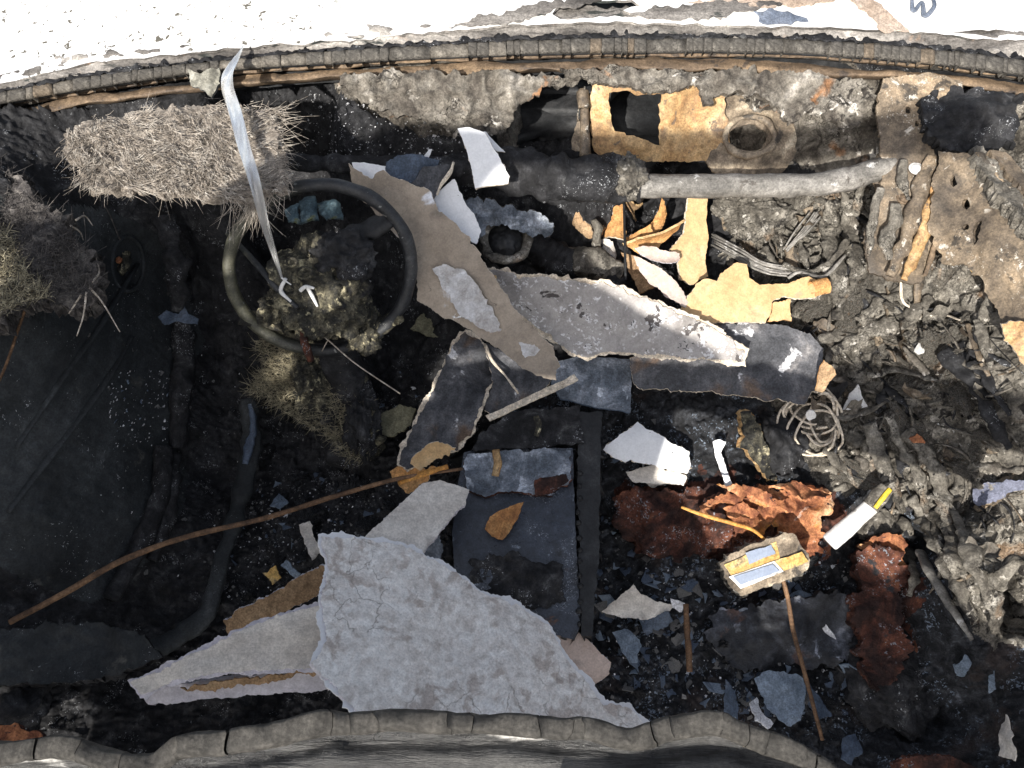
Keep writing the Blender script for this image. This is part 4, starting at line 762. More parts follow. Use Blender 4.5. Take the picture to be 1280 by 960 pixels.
S('white_strip', 'tapering thick white enamel strip propped on the charred cross beam', 'enamel strip', [(572,161),(584,159),(596,161),(606,166),(622,192),(637,220),(635,229),(612,232),(594,236),(590,215),(584,190)], ((573,161,.955),(604,164,.955),(612,232,.90)), .009, [m_white,m_lavc,m_white], jag=.0012, grid=.008, seed=17)
S('white_strip', 'thin pale sliver behind the thick white enamel strip', 'enamel strip', [(600,166),(606,165),(632,190),(622,189),(608,178)], ((600,166,.925),(606,165,.925),(630,190,.90)), .006, [m_white,m_lavc], jag=.001, grid=.008, seed=18)
S('white_chip', 'small white chip standing behind the dark blue flake', 'chip', [(530,196),(536,186),(540,186),(535,198)], ((530,196,.905),(539,186,.91),(534,198,.90)), .004, m_white, jag=.001, grid=.006)
spk = S('speckled_board', 'long lavender grey speckled board, its right half in the sun', 'board', [(601,346),(612,340),(630,338),(650,347),(668,345),(690,347),(720,350),(752,353),(778,360),(800,372),(822,378),(845,392),(872,402),(898,416),(912,428),(931,440),(930,452),(900,449),(862,446),(820,443),(780,440),(758,440),(735,446),(715,440),(690,424),(662,406),(640,392),(618,378),(606,362)], ((603,346,.72),(780,362,.74),(930,446,.66)), .009, [m_lav,m_lavc,m_paperb], rim=(4,m_lavc,.004), jag=.0035, amp=.007, ascale=10, bend=(-.008,.012,0), grid=.008, seed=19)
S('board_rim', None, None, [(599,347),(611,340),(622,339),(619,355),(628,374),(618,380),(606,364)], ((600,347,.726),(622,340,.729),(618,379,.722)), .006, [m_peach,m_lavc], spk, jag=.002, grid=.008)
S('underboard', 'dark streaked board under the speckled board with white chipped spots', 'board', [(788,447),(800,444),(860,420),(880,404),(930,403),(985,404),(1010,415),(1031,434),(1033,455),(1026,480),(1005,505),(960,500),(900,490),(840,487),(800,486),(789,470)], ((790,450,.60),(1000,408,.66),(1005,503,.60)), .009, [m_slate,m_lavc,m_paperb], jag=.003, amp=.008, ascale=9, bend=(-.012,.0,0), grid=.008, seed=20)
# shards behind the speckled board
SH = [('scorched_shard','cream edged brown shard at the left of the shard heap under the beam',[(695,251),(706,249),(722,262),(736,282),(745,300),(734,297),(716,280)],(.70,.70,.66),m_paperb,m_lavc),
 ('scorched_shard','dark brown curled shard leaning left of the rusty rod',[(706,250),(735,252),(750,262),(757,285),(748,302),(738,285),(724,265)],(.68,.68,.64),m_paperb,m_orange),
 ('scorched_shard','upright brown shard with a pale lower edge beside the rusty rod',[(754,292),(768,262),(778,258),(784,290),(780,302),(765,298)],(.66,.68,.66),m_orange,m_lavc),
 ('scorched_shard','pointed orange brown shard reaching furthest towards the beam',[(808,288),(820,268),(832,254),(834,268),(826,284),(812,296)],(.66,.70,.68),m_orange,m_orange),
 ('scorched_shard','long narrow curled orange shard lying over the shard heap',[(782,312),(806,296),(830,290),(846,282),(858,279),(850,289),(828,300),(800,314)],(.69,.71,.69),m_orange,m_peach),
 ('scorched_shard','orange shard with a white broken edge in the middle of the heap',[(780,300),(800,288),(812,284),(815,292),(798,302),(782,308)],(.67,.68,.67),m_orange,m_lavc),
 ('scorched_shard','small folded tan shard right above the orange shards',[(782,262),(786,250),(798,258),(804,262),(792,264),(798,284),(786,280)],(.65,.66,.64),m_paperb,m_peach),
 ('scorched_shard','pinkish blunt shard with a white tip above the tan plate',[(792,313),(812,310),(834,313),(848,319),(850,328),(838,332),(812,326)],(.70,.70,.69),m_pink,m_gedge),
 ('scorched_shard','long pinkish shard with a thick white edge above the speckled board',[(792,320),(806,326),(828,338),(845,352),(862,378),(857,385),(838,374),(815,356),(798,338)],(.71,.70,.68),m_pink,m_gedge),
 ('scorched_shard','brown shard hidden behind the long pinkish shard',[(778,320),(795,322),(808,340),(818,362),(800,368),(790,345)],(.64,.64,.62),m_paperb,m_orange),
 ('scorched_shard','grey white slat under the orange shards',[(752,298),(766,302),(772,316),(768,328),(756,312)],(.655,.65,.64),m_stain,m_gedge)]
for k, (nm, lb, out, zz, mt, me_) in enumerate(SH):
    o_ = out; S(nm, lb, 'shard', o_, tuple((o_[i][0],o_[i][1],z_) for i,z_ in zip((0,len(o_)//3,2*len(o_)//3), zz)), .006, [mt,me_,m_paperb], group='scorched board shards in the heap', jag=.0025, bend=(.012*(1 if k%2 else -1),.012,0), amp=.004, grid=.007, seed=30+k)
S('peach_board', 'tall peach board panel standing under the cross beam', 'board panel', [(862,240),(885,240),(884,275),(886,300),(882,330),(884,345),(864,356),(850,350),(848,325),(838,312),(856,290)], ((864,245,.74),(884,245,.73),(864,354,.64)), .007, [m_peach,m_lavc], jag=.002, grid=.008, seed=41)
pl = S('tan_plate', 'wide sunlit peach board plate with a rolled right end', 'board plate', [(848,402),(852,385),(866,366),(868,356),(880,350),(895,352),(908,336),(922,328),(934,330),(938,346),(950,356),(985,354),(1008,347),(1020,350),(1018,372),(1000,374),(982,370),(966,376),(962,392),(956,402),(900,403)], ((850,400,.66),(935,332,.70),(1010,360,.69)), .007, [m_peach,m_lavc,m_orange], jag=.0025, amp=.006, ascale=10, bend=(.012,-.004,0), grid=.008, seed=42)
V, Fc = [], []; c0 = at(1020,360,.70)                       # rolled end: a curl with an open mouth
ax = (at(1042,355,.70)-c0).normalized(); up = Vector((0,0,1)); sd_ = ax.cross(up).normalized(); up = sd_.cross(ax)
for i in range(5):
    for j in range(26):
        t = j/25*5.6; r_ = .020-.0009*j*.4; V.append(tuple(c0+ax*(i*.009-.012)+(sd_*math.cos(t)+up*math.sin(t))*r_+Vector((0,0,random.uniform(-.001,.001)))))
n1 = len(V); Fc = [(i*26+j,i*26+j+1,(i+1)*26+j+1,(i+1)*26+j) for i in range(4) for j in range(25)]
V += [tuple(Vector(v)*1+Vector((0,0,.003))) for v in V]; Fc += [tuple(i+n1 for i in f[::-1]) for f in Fc]
mesh_obj('rolled_end', V, Fc, m_orange, pl)
S('board_flap', 'brown leaf shaped board flap hanging off the streaked board end', 'board flap', [(1019,488),(1022,468),(1030,450),(1040,458),(1046,468),(1036,480),(1028,492)], ((1020,486,.66),(1030,451,.70),(1045,468,.68)), .004, [m_paperb,m_orange], jag=.002, grid=.007)
S('board_flap', 'small peach flap under the tan plate', 'board flap', [(960,402),(968,378),(988,374),(990,402)], ((960,402,.655),(968,378,.67),(990,402,.65)), .005, [m_peach,m_orange], jag=.003, grid=.007)
S('olive_board', 'olive board scrap below the steering wheel rim', 'board scrap', [(513,410),(525,392),(545,386),(565,398),(560,422),(535,422)], ((513,410,.50),(545,387,.51),(560,420,.49)), .008, [m_oliveboard,m_oliveboard], jag=.003, grid=.008)
S('olive_board', 'olive grey board scrap beside the dark burnt panel', 'board scrap', [(475,518),(500,505),(520,510),(515,530),(492,545),(476,542)], ((475,518,.47),(515,508,.48),(490,545,.46)), .008, [m_oliveboard,m_oliveboard], jag=.003, grid=.008)
S('white_shard', 'smooth white triangular shard on the charred floor under the streaked board', 'shard', [(754,562),(775,544),(798,527),(812,536),(836,551),(862,565),(864,580),(860,592),(838,587),(800,579),(768,574)], ((755,562,.50),(800,528,.53),(860,590,.49)), .014, [m_white,m_lavc], jag=.002, bend=(-.004,-.012,0), grid=.008, seed=50)
for k,(out,lb) in enumerate((([(782,590),(815,580),(858,595),(855,608),(820,605),(790,602)],'grey chip lying against the smooth white triangular shard'),([(800,600),(825,598),(840,606),(815,610)],'small pale chip below the grey chip'))):
    S('plaster_chip', lb, 'chip', out, zp((*out[0],.03),(*out[1],.03),(*out[2],.03)), .006, m_stain, jag=.003, grid=.008, seed=k)
S('white_sliver', 'bent white sliver standing in the dark floor debris', 'sliver', [(891,552),(899,548),(908,552),(902,566),(910,590),(916,610),(909,612),(902,590),(893,570)], ((892,552,.52),(907,550,.53),(912,610,.47)), .004, m_white, jag=.0015, grid=.006)
S('white_flake', 'sunlit white triangular flake above the cable coil', 'flake', [(1054,512),(1060,497),(1072,480),(1076,492),(1085,508),(1072,513)], zp((1054,512,.03),(1072,482,.04),(1085,508,.03)), .005, m_cream, jag=.002, grid=.006)
S('white_flake', 'round white flake at the foot of the cable coil', 'flake', circ(1014,519,7,6,10,.15), zp((1008,522,.045),(1014,512,.05),(1020,522,.045)), .004, m_cream, jag=.001, grid=.006)
S('white_flake', 'white oval flake on the right door lining beside the steel pillar', 'flake', circ(1259,378,9,7,12,.1), zp((1252,380,.02),(1260,372,.025),(1266,382,.02)), .006, m_cream, jag=.001, grid=.006)
S('white_flake', 'pale pointed flake at the edge of the dark shadow band', 'flake', [(1143,438),(1150,426),(1158,424),(1156,440),(1148,442)], zp((1143,438,.03),(1150,427,.03),(1157,440,.03)), .005, m_cream, jag=.001, grid=.006)
S('spall', None, None, [(606,790),(614,781),(626,783),(633,796),(629,809),(616,808)], raise_(((403,668,.68),(790,880,.50),(440,882,.70)),-.004), .006, [m_white,m_gedge], bpy.data.objects['plaster_slab'], jag=.002, grid=.006)
S('glass_chip', 'dull grey crumbled glass chip stuck on the cowl lip beside the plastic ribbon', 'glass chip', [(234,86),(250,92),(274,82),(276,104),(264,122),(250,112),(240,106)], ((235,86,1.02),(275,82,1.02),(262,120,.99)), .008, [m_oliveglass,m_fg], jag=.003, amp=.006, ascale=30, fine=.006, grid=.006)
# cable coil
coil = empty('cable_coil', P(1018,520), 'tangled coil of thin cream cable beside the streaked board', 'cable')
for k in range(9):
    cx, cy = 1020+random.uniform(-10,10), 525+random.uniform(-16,20); rx, ry = random.uniform(14,38), random.uniform(14,46); a0 = random.uniform(0,6.28); ln = random.uniform(3.8,6.8)
    pts = [P(cx+rx*math.cos(a0+t)*(1+.12*math.sin(3*t+k)), cy+ry*math.sin(a0+t), .022+.016*math.sin(t*2+k)+.003*k) for t in np.linspace(0,ln,14)]
    tube('cable_loop', pts, .0028, m_lavc, coil, n=60, k=6)
# white sleeve and its grey end
A0, A1 = P(1040,674,.06), P(1092,632,.09)
lab = empty('white_sleeve', A0, 'bright white sleeve with grey tip and yellow stripe leaning on the rust', 'sleeve')
B0, B1 = at(1036,679,.50), at(1090,632,.54); dB = (B1-B0).normalized()
tube('sleeve_body', [B0,B0+dB*.004,B0.lerp(B1,.3),B0.lerp(B1,.6),B1], [.012,.0185,.019,.018,.0165], mat('sooty_white_sleeve', [(0,(.58,.57,.54)),(.5,(.74,.73,.70)),(1,(.82,.81,.79))], 12, 8, .6, .35, (60,.5,.002), [dict(kind='noise',scale=24,lo=.60,hi=.70,color=(.20,.18,.16),amt=.8,detail=9)], grain=.15), lab, n=40, k=20, flat=.6, jit=.07)
B2 = at(1109,609,.565); tube('sleeve_tip', [B1-dB*.004,B1.lerp(B2,.5),B2], [.018,.019,.015], m_grey, lab, n=18, k=16, flat=.6, jit=.08)
m_yel = mat('yellow_stripe', [(0,(.62,.42,.03)),(1,(.80,.62,.06))], 9, 4, .5, .4, None)
tube('yellow_stripe', [at(1094,635,.553),at(1104,622,.566),at(1113,611,.575)], [.0045,.0055,.005], m_yel, lab, n=12, k=8, flat=.5)
lump('charred_pad', P(1093,658,.0)+Vector((0,0,.02)), (.055,.045,.03), m_grey, car, sub=4, amp=.2, scale=2.5, ridged=.15, seed=52)
# melted device
dev = empty('melted_device', P(955,715), 'melted box shaped device with yellowed face and grey blue window', 'device')
DZ = ((905,705,.50),(990,668,.525),(925,738,.485))
S('device_body', None, None, [(900,704),(912,694),(936,682),(968,672),(985,664),(994,668),(1004,684),(1013,700),(1010,712),(985,724),(960,734),(926,745),(914,736),(906,722)], DZ, .045, [m_tandk,m_grey,m_char], dev, jag=.0025, amp=.002, grid=.007)
def raise_(z3, d): return tuple((a,b_,c+d) for a,b_,c in z3)
m_yface = mat('yellowed_plastic', [(0,(.36,.20,.05)),(.5,(.58,.38,.13)),(1,(.72,.60,.36))], 22, 8, .6, .35, (70,.5,.002), [dict(kind='noise',scale=26,lo=.54,hi=.64,color=(.10,.075,.05),amt=.8,detail=9), dict(kind='noise',scale=30,lo=.6,hi=.66,color=(.22,.16,.10))])
m_bface = mat('grey_blue_window', [(0,(.22,.26,.35)),(1,(.33,.38,.47))], 18, 6, .4, .5, (60,.4,.002), [dict(kind='noise',scale=22,lo=.54,hi=.66,color=(.30,.22,.12),amt=.6,detail=9)], grain=0.10)
S('device_face', None, None, [(905,706),(970,677),(980,714),(928,734),(920,728)], raise_(DZ,.003), .003, [m_yface,m_lavc], dev, jag=.0008, grid=.008)
S('face_border', None, None, [(911,721),(968,701),(980,714),(926,736)], raise_(DZ,.006), .003, [m_cream,m_lavc], dev, jag=.0006, grid=.008)
S('face_window', None, None, [(917,721),(966,705),(975,714),(926,731)], raise_(DZ,.0095), .003, m_bface, dev, jag=.0003, grid=.008)
S('face_plate', None, None, [(932,691),(964,681),(969,692),(937,705)], raise_(DZ,.0065), .003, m_bface, dev, jag=.0012, grid=.008)
S('face_bar', None, None, [(968,701),(1002,690),(1011,702),(980,714)], raise_(DZ,.0055), .003, [m_yface,m_yface], dev, jag=.001, grid=.008)
# rods and wires
m_owire = mat('orange_rusted_wire', [(0,(.30,.12,.03)),(.5,(.55,.26,.06)),(1,(.68,.38,.12))], 20, 8, .7, .35, (60,.4,.002))
m_rod = mat('brown_rod', [(0,(.05,.03,.02)),(.5,(.14,.08,.045)),(1,(.27,.16,.09))], 16, 8, .75, .3, (60,.4,.002))
tag(tube('orange_wire', [at(852,634,.50),at(880,644,.515),at(915,654,.52),at(940,662,.515),at(957,675,.50)], [.003,.0045,.0045,.004,.003], m_owire, n=30, k=8), 'sunlit orange wire arching over the rust towards the melted device', 'wire')
tag(tube('brown_rod', [at(978,722,.49),at(984,745,.475),at(992,790,.45),at(1004,835,.43),at(1016,880,.40),at(1028,925,.37)], [.004,.005,.005,.0045,.0045,.004], m_rod, n=40, k=8, jit=.12), 'thin rusty rod running down from under the melted device', 'rod')
tag(tube('brown_rod', [at(12,778,.66),at(80,742,.66),at(150,702,.66),at(230,672,.65),at(330,648,.63),at(420,620,.62),at(500,598,.61),at(578,586,.60)], [.0055,.006,.006,.0055,.005,.005,.0045,.003], m_rod, n=90, k=8, jit=.12), 'long curved brown rod crossing the shaded left floor', 'rod')
tag(tube('brown_rod', [at(498,604,.60),at(530,592,.61),at(560,583,.61)], [.006,.007,.005], m_owire, n=20, k=8, jit=.4, flat=.5), 'short flaking orange strip along the end of the long rod', 'rod')
tag(tube('rusty_rod', [P(857,755,.05),P(860,800,.05),P(862,840,.05)], [.006,.007,.006], m_rod, n=20, k=8, jit=.25), 'short upright rusty rod in the floor debris left of the melted device', 'rod')
tag(tube('rusty_rod', [at(780,250,.70),at(781,300,.70),at(782,350,.68)], [.003,.003,.003], m_black, n=14, k=8), 'thin black rod hanging straight in front of the shard heap', 'rod')
tag(tube('thin_wire', [at(372,392,.82),at(410,425,.76),at(445,455,.70),at(500,492,.62)], .0014, m_bristle, n=30, k=5), 'hair thin wire from the steering wheel hub to the floor', 'wire')
tag(tube('thin_wire', [at(420,410,.74),at(410,425,.74),at(402,440,.70)], .0012, m_bristle, n=12, k=5), 'short hair thin wire crossing the longer one below the hub', 'wire')
tag(tube('dry_stalk', [at(40,362,.93),at(25,405,.86),at(8,455,.80),at(-8,490,.78)], .0028, m_rod, n=16, k=6), 'dry brown stalk hanging from the fibre clump at the left edge', 'stalk')
# ------------------------------------------------------------------ rust
S('rust_plate', 'rust crust coloured dark red for the shade left of the flaking rust plate', 'rust crust', [(770,622),(800,612),(850,614),(890,606),(915,615),(905,640),(920,668),(890,690),(845,700),(800,690),(775,665)], zp((780,640,.03),(900,615,.04),(860,695,.025)), .015, [m_rustdk,m_rustdk], jag=.007, amp=.016, ascale=16, fine=.03, fscale=30, grid=.006, seed=60)  # shaded end of the rust, given a darker colour than the plate
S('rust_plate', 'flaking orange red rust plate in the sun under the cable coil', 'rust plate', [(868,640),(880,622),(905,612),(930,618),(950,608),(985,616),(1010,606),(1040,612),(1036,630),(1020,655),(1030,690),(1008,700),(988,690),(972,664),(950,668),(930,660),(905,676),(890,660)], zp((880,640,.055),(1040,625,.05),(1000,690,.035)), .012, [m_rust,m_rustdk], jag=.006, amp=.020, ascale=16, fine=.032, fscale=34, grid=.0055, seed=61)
for k,out in enumerate(([(896,606),(930,604),(955,618),(985,640),(960,634),(925,622)],[(960,610),(990,606),(1040,612),(1038,622),(1000,620)],[(905,636),(930,628),(945,640),(940,652),(915,648)])):
    S('rust_scale', ('lifted scale along the upper edge of the rust plate','red lifted scale at the right end of the rust plate','small lifted scale in the middle of the rust plate')[k], 'rust scale', out, zp((*out[0],.085),(*out[1],.085),(*out[2],.08)), .006, m_rust, jag=.005, amp=.01, ascale=25, grid=.006, seed=63+k)
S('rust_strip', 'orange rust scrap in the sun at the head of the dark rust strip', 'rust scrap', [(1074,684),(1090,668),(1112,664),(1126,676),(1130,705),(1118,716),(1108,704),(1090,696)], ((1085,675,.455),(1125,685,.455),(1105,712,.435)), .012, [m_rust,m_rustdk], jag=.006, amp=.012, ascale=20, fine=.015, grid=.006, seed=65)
S('rust_strip', 'rust strip coloured dark for shade, running down the right of the passenger floor', 'rust strip', [(1070,690),(1092,684),(1118,690),(1132,715),(1126,760),(1134,800),(1122,850),(1098,866),(1080,846),(1074,800),(1062,760),(1070,730)], ((1085,690,.45),(1125,700,.45),(1105,855,.40)), .03, [m_rustdk,m_rustdk], jag=.010, amp=.014, ascale=14, fine=.018, fscale=30, grid=.007, seed=66)  # shaded length of the rust, its dark colour stands in for shade
S('rust_patch', 'dark red rusty plate at the bottom right corner by the roof edge', 'rust plate', [(1120,955),(1150,942),(1190,945),(1230,965),(1240,1000),(1130,1000)], ((1120,955,.55),(1230,962,.55),(1180,1000,.54)), .02, [m_rustdk,m_rustdk], jag=.004, amp=.01, grid=.008)
S('rust_patch', 'brown rusty ledge in the bottom left corner by the roof edge', 'rust plate', [(-20,905),(20,905),(48,918),(40,960),(-20,960)], ((-10,905,.60),(45,918,.60),(0,960,.60)), .02, [m_rust,m_rustdk], jag=.004, amp=.01, grid=.008)
# ------------------------------------------------------------------ centre console
con = empty('console', P(650,680)); con.parent = car
CZ = ((580,565,.52),(715,562,.52),(640,780,.47))
S('console_box', None, None, [(580,566),(600,561),(716,560),(718,620),(722,700),(726,780),(718,800),(640,778),(568,725),(566,660),(572,610)], CZ, .14, [m_console,m_black], con, jag=.0012, amp=.003, ascale=10, grid=.01, seed=71)
S('console_plate', None, None, [(584,568),(640,562),(712,563),(714,600),(690,620),(640,614),(600,622),(582,612)], raise_(CZ,.012), .012, [m_slatew,m_rustdk], con, jag=.004, amp=.008, ascale=18, fine=.006, grid=.006, seed=72)
S('console_recess', None, None, [(585,700),(640,690),(700,705),(705,750),(640,765),(590,735)], raise_(CZ,.004), .004, [m_char,m_char], con, jag=.006, amp=.01, ascale=20, fine=.01, grid=.006, seed=73)
S('console_rail', None, None, [(722,515),(752,515),(750,600),(748,700),(740,795),(726,795),(724,700),(722,600)], ((722,520,.53),(752,520,.53),(738,790,.48)), .05, [m_black,m_black], con, jag=.002, grid=.01)
for k in range(13):
    y_ = 590+k*16; V, Fc = lump_geo(at(724+random.uniform(-1.5,1.5),y_+random.uniform(-3,3),.523-.0002*(y_-560)), (random.uniform(.004,.007),.006,.006), sub=2, amp=.3, seed=k); mesh_obj('rail_stud', V, Fc, m_black, con)
S('console_lid', None, None, [(600,540),(640,515),(725,505),(730,555),(650,560),(590,562)], ((600,540,.54),(725,508,.54),(650,560,.53)), .03, [m_char,m_black], con, jag=.003, amp=.008, ascale=16, grid=.008)
m_redbrown = mat('red_brown_flake', [(0,(.20,.08,.03)),(.5,(.36,.17,.06)),(1,(.50,.28,.11))], 20, 8, .7, .3, (60,.5,.002))
S('rust_flake', 'orange brown rust flake lying on the slate coloured console', 'rust flake', [(606,662),(612,645),(628,636),(656,627),(650,642),(640,660),(628,675),(615,672)], raise_(((606,662,.505),(656,627,.515),(628,675,.50)),.012), .003, [m_redbrown,m_rustdk], jag=.002, bend=(.006,.004,0), grid=.006)
S('rust_flake', 'dark red rust flake at the right corner of the console plate', 'rust flake', [(668,600),(708,592),(712,600),(690,618),(668,620)], raise_(((668,600,.515),(708,592,.515),(690,618,.51)),.024), .003, [m_rustdk,m_rustdk], jag=.002, grid=.006)
tube('console_rust_streak', [at(620,562,.543),at(622,578,.54),at(619,595,.537)], [.008,.008,.007], m_tan, con, n=14, k=8, flat=.3, jit=.4)
tube('console_rust_streak', [at(670,520,.562),at(674,532,.56),at(670,545,.558)], [.007,.007,.005], m_olive, con, n=14, k=8, flat=.4, jit=.4)
# ------------------------------------------------------------------ right side: pillar, straps, hanging burnt trim
S('pillar_panel', None, None, [(1098,118),(1104,96),(1165,92),(1206,98),(1200,130),(1190,160),(1184,195),(1172,250),(1158,330),(1150,352),(1120,350),(1088,340),(1080,300),(1102,230)], ((1110,115,.97),(1190,120,.985),(1100,340,.80)), .012, m_brownsteel, car, jag=.003, amp=.014, ascale=7, bend=(-.02,0,0), grid=.008, seed=81, holes=[circ(1135,137,4,6,10,.1),circ(1146,155,3,4,8,.1),circ(1158,148,2.5,5,8,.1)])
S('pillar_shade_sheet', None, None, [(1150,128),(1172,112),(1200,106),(1262,118),(1268,150),(1262,188),(1215,192),(1180,188),(1160,170)], ((1160,125,.985),(1262,130,.995),(1200,190,.95)), .03, m_char, car, jag=.006, amp=.03, ascale=12, fine=.02, fscale=30, grid=.007, seed=86)  # black sheet added where shade lies on the upper pillar
for k,(pts,r_,m_) in enumerate((([(1165,195),(1150,240),(1135,290),(1112,345)],.016,m_brownsteel),([(1182,190),(1166,250),(1150,305),(1130,350)],.013,m_tan),([(1100,235),(1092,270),(1084,320)],.010,m_grey),([(1120,255),(1118,275),(1108,300),(1112,325)],.014,m_grey),([(1130,200),(1128,225),(1136,250)],.010,m_grey))):
    tube('pillar_ridge', [at(a,b_,.985-(b_-120)*.00072) for a,b_ in pts], [r_*.7,r_,r_,r_*.6], m_, car, n=40, k=12, jit=.5, flat=.5, seed=k+140)
S('door_shell', None, None, [(1172,188),(1225,192),(1262,235),(1310,290),(1310,440),(1262,420),(1235,360),(1208,330),(1180,330),(1165,290)], ((1175,195,.95),(1300,300,.98),(1180,325,.86)), .012, m_brownsteel, car, jag=.004, amp=.016, ascale=8, grid=.009, seed=82, holes=[[(1218,296),(1222,282),(1228,278),(1226,300),(1221,306)],circ(1207,254,4,5,9,.1),circ(1192,225,2.5,6,8,.1),circ(1210,285,3,4,8,.1)])
S('door_flange', None, None, [(1214,188),(1240,190),(1262,215),(1300,262),(1320,300),(1300,312),(1262,262),(1232,222)], ((1216,190,.985),(1240,192,.985),(1300,310,.99)), .03, m_grey, car, jag=.006, amp=.012, ascale=14, fine=.012, grid=.007, seed=83)
S('door_flange_rim', None, None, [(1238,186),(1258,188),(1320,262),(1330,300),(1300,262)], ((1240,188,1.0),(1258,190,1.0),(1320,285,1.0)), .02, m_brownsteel, car, jag=.002, amp=.004, grid=.01, seed=84)
STR = [([(1192,188),(1178,215),(1172,250),(1164,290),(1152,330),(1146,380)],.016,.012,m_brownsteel,.03),([(1196,190),(1186,230),(1176,270),(1168,310),(1156,345)],.007,.006,m_lip,.05),([(1205,195),(1196,240),(1186,290),(1176,335)],.010,.010,m_grey,.03),
 ([(1040,250),(1036,290),(1042,330),(1050,370),(1046,400)],.020,.016,m_grey,.05),([(1060,250),(1062,290),(1072,330),(1066,370)],.016,.014,m_grey,.05),([(1052,230),(1060,260),(1085,268),(1092,300)],.012,.010,m_grey,.06),([(1080,210),(1076,240),(1068,270)],.012,.012,m_grey,.07),
 ([(980,330),(1010,342),(1040,325),(1060,300)],.010,.008,m_grey,.07),([(985,348),(1000,340),(1030,345),(1058,318)],.005,.004,m_tube,.08),([(955,310),(975,335),(1000,345)],.012,.008,m_grey,.06),([(1000,300),(1004,320),(1012,338)],.009,.008,m_grey,.07),
 ([(1040,440),(1085,415),(1130,400),(1165,372)],.016,.018,m_grey,.03),([(1075,405),(1100,380),(1125,368)],.014,.012,m_grey,.03),([(1010,430),(1050,420),(1085,430)],.013,.012,m_grey,.03),([(1150,395),(1175,392),(1200,400)],.005,.004,m_lavc,.03),([(1126,350),(1128,375),(1140,385),(1165,395)],.0035,.003,m_lavc,.04),([(1195,300),(1205,322),(1216,340)],.0035,.005,m_yface,.05),
 ([(1230,340),(1236,375),(1222,410),(1212,445)],.010,.012,m_grey,.03),([(1222,400),(1232,430),(1240,460)],.012,.010,m_grey,.04),([(1210,405),(1222,440),(1236,470)],.008,.006,m_brownsteel,.04),
 ([(1085,530),(1095,560),(1115,600),(1130,640)],.018,.014,m_grey,.05),([(1110,520),(1130,560),(1150,600),(1165,640),(1180,690)],.014,.016,m_grey,.05),([(1130,540),(1160,570),(1178,620),(1190,670),(1205,720)],.018,.016,m_grey,.05),([(1140,620),(1160,650),(1175,690),(1200,740),(1222,790)],.020,.013,m_grey,.05),
 ([(1170,640),(1190,670),(1195,700),(1190,725)],.016,.018,m_grey,.06),([(1195,640),(1210,680),(1222,715),(1240,755),(1245,790)],.014,.018,m_grey,.06),([(1160,620),(1180,625),(1196,640)],.006,.004,m_grey,.07),([(1150,690),(1165,720),(1190,760),(1215,800)],.012,.008,m_tube,.06),
 ([(1035,520),(1060,522),(1090,512),(1110,500)],.006,.005,m_grey,.04),([(1060,540),(1085,560),(1092,590)],.020,.016,m_grey,.03),([(1030,560),(1060,590),(1075,610)],.012,.010,m_grey,.04),([(1125,700),(1138,690),(1142,720),(1136,745)],.012,.010,m_grey,.05),([(1120,660),(1135,655),(1140,668)],.012,.009,m_grey,.06),
 ([(1085,470),(1115,462),(1150,470),(1185,480)],.008,.006,m_grey,.03),([(1180,440),(1210,470),(1240,520),(1262,560)],.020,.016,m_char,.03),([(1200,430),(1230,470),(1262,520)],.016,.012,m_char,.03)]
tr = empty('hanging_trim', P(1120,400)); tr.parent = car
for k, (pts, r0, r1, m_, lf) in enumerate(STR):
    tube('trim_strand', [P(a,b_,lf) for a,b_ in pts], [r0*.8,r0,(r0+r1)/2,r1,r1*.6], m_, tr, n=46, k=16, jit=.75 if m_ in (m_grey,m_char) else .3, flat=.55, nscale=38, seed=90+k)
A_R2 = [(990,400),(1060,330),(1130,350),(1250,420),(1262,600),(1235,700),(1190,760),(1130,610),(1040,590),(1000,500)]
A_R3 = [(900,250),(1060,235),(1085,330),(1000,350),(900,320)]
rs = random.Random(11)
for i in range(150):
    px, py = rand_in(A_R2 if i < 110 else A_R3); an = rs.gauss(1.0,.7); L_ = rs.uniform(18,70); bd = rs.gauss(0,.5); pts = []
    for q in range(5):
        f = q/4; pts.append(P(px+math.cos(an+bd*f)*L_*f, py+math.sin(an+bd*f)*L_*f, rs.uniform(.012,.045)))
    big = rs.random() < .25; r_ = rs.uniform(.007,.013) if big else rs.uniform(.0015,.004)
    tube('trim_strand', pts, [r_*.5,r_,r_*1.1,r_*.8,r_*.4], rs.choice((m_grey,m_grey,m_fire,m_fire,m_char,m_brownsteel)), tr, n=22 if big else 16, k=9 if big else 5, jit=.7, flat=.5, nscale=50, seed=500+i)
for i in range(60):                                       # thin curled rags of burnt lining
    px, py = rand_in(A_R2 if i < 48 else A_R3); c0 = P(px,py,.018); a0 = rs.uniform(0,6.28); La, Lb = rs.uniform(.025,.07), rs.uniform(.012,.035); cu = rs.uniform(.3,1.6); tl = rs.gauss(0,.5); V = []
    for a in range(9):
        for b_ in range(5):
            x_, y_ = (a/8-.5)*La, (b_/4-.5)*Lb*(1+.5*math.sin(a*1.3+i)); z_ = cu*Lb*.5*((b_/4-.5)*2)**2+.35*cu*La*((a/8-.5)*2)**2*.5+rs.gauss(0,.0022)
            V.append((c0.x+x_*math.cos(a0)-y_*math.sin(a0), c0.y+x_*math.sin(a0)+y_*math.cos(a0), c0.z+z_+x_*tl*.5+y_*tl))
    n = len(V); Fc = [(a*5+b_,(a+1)*5+b_,(a+1)*5+b_+1,a*5+b_+1) for a in range(8) for b_ in range(4)]; V += [(a,b_,q-.002) for a,b_,q in V]; Fc += [tuple(j+n for j in f[::-1]) for f in Fc]
    mesh_obj('trim_rag', V, Fc, rs.choice((m_grey,m_fire,m_grey,m_brownsteel,m_tandk,m_char)), tr)
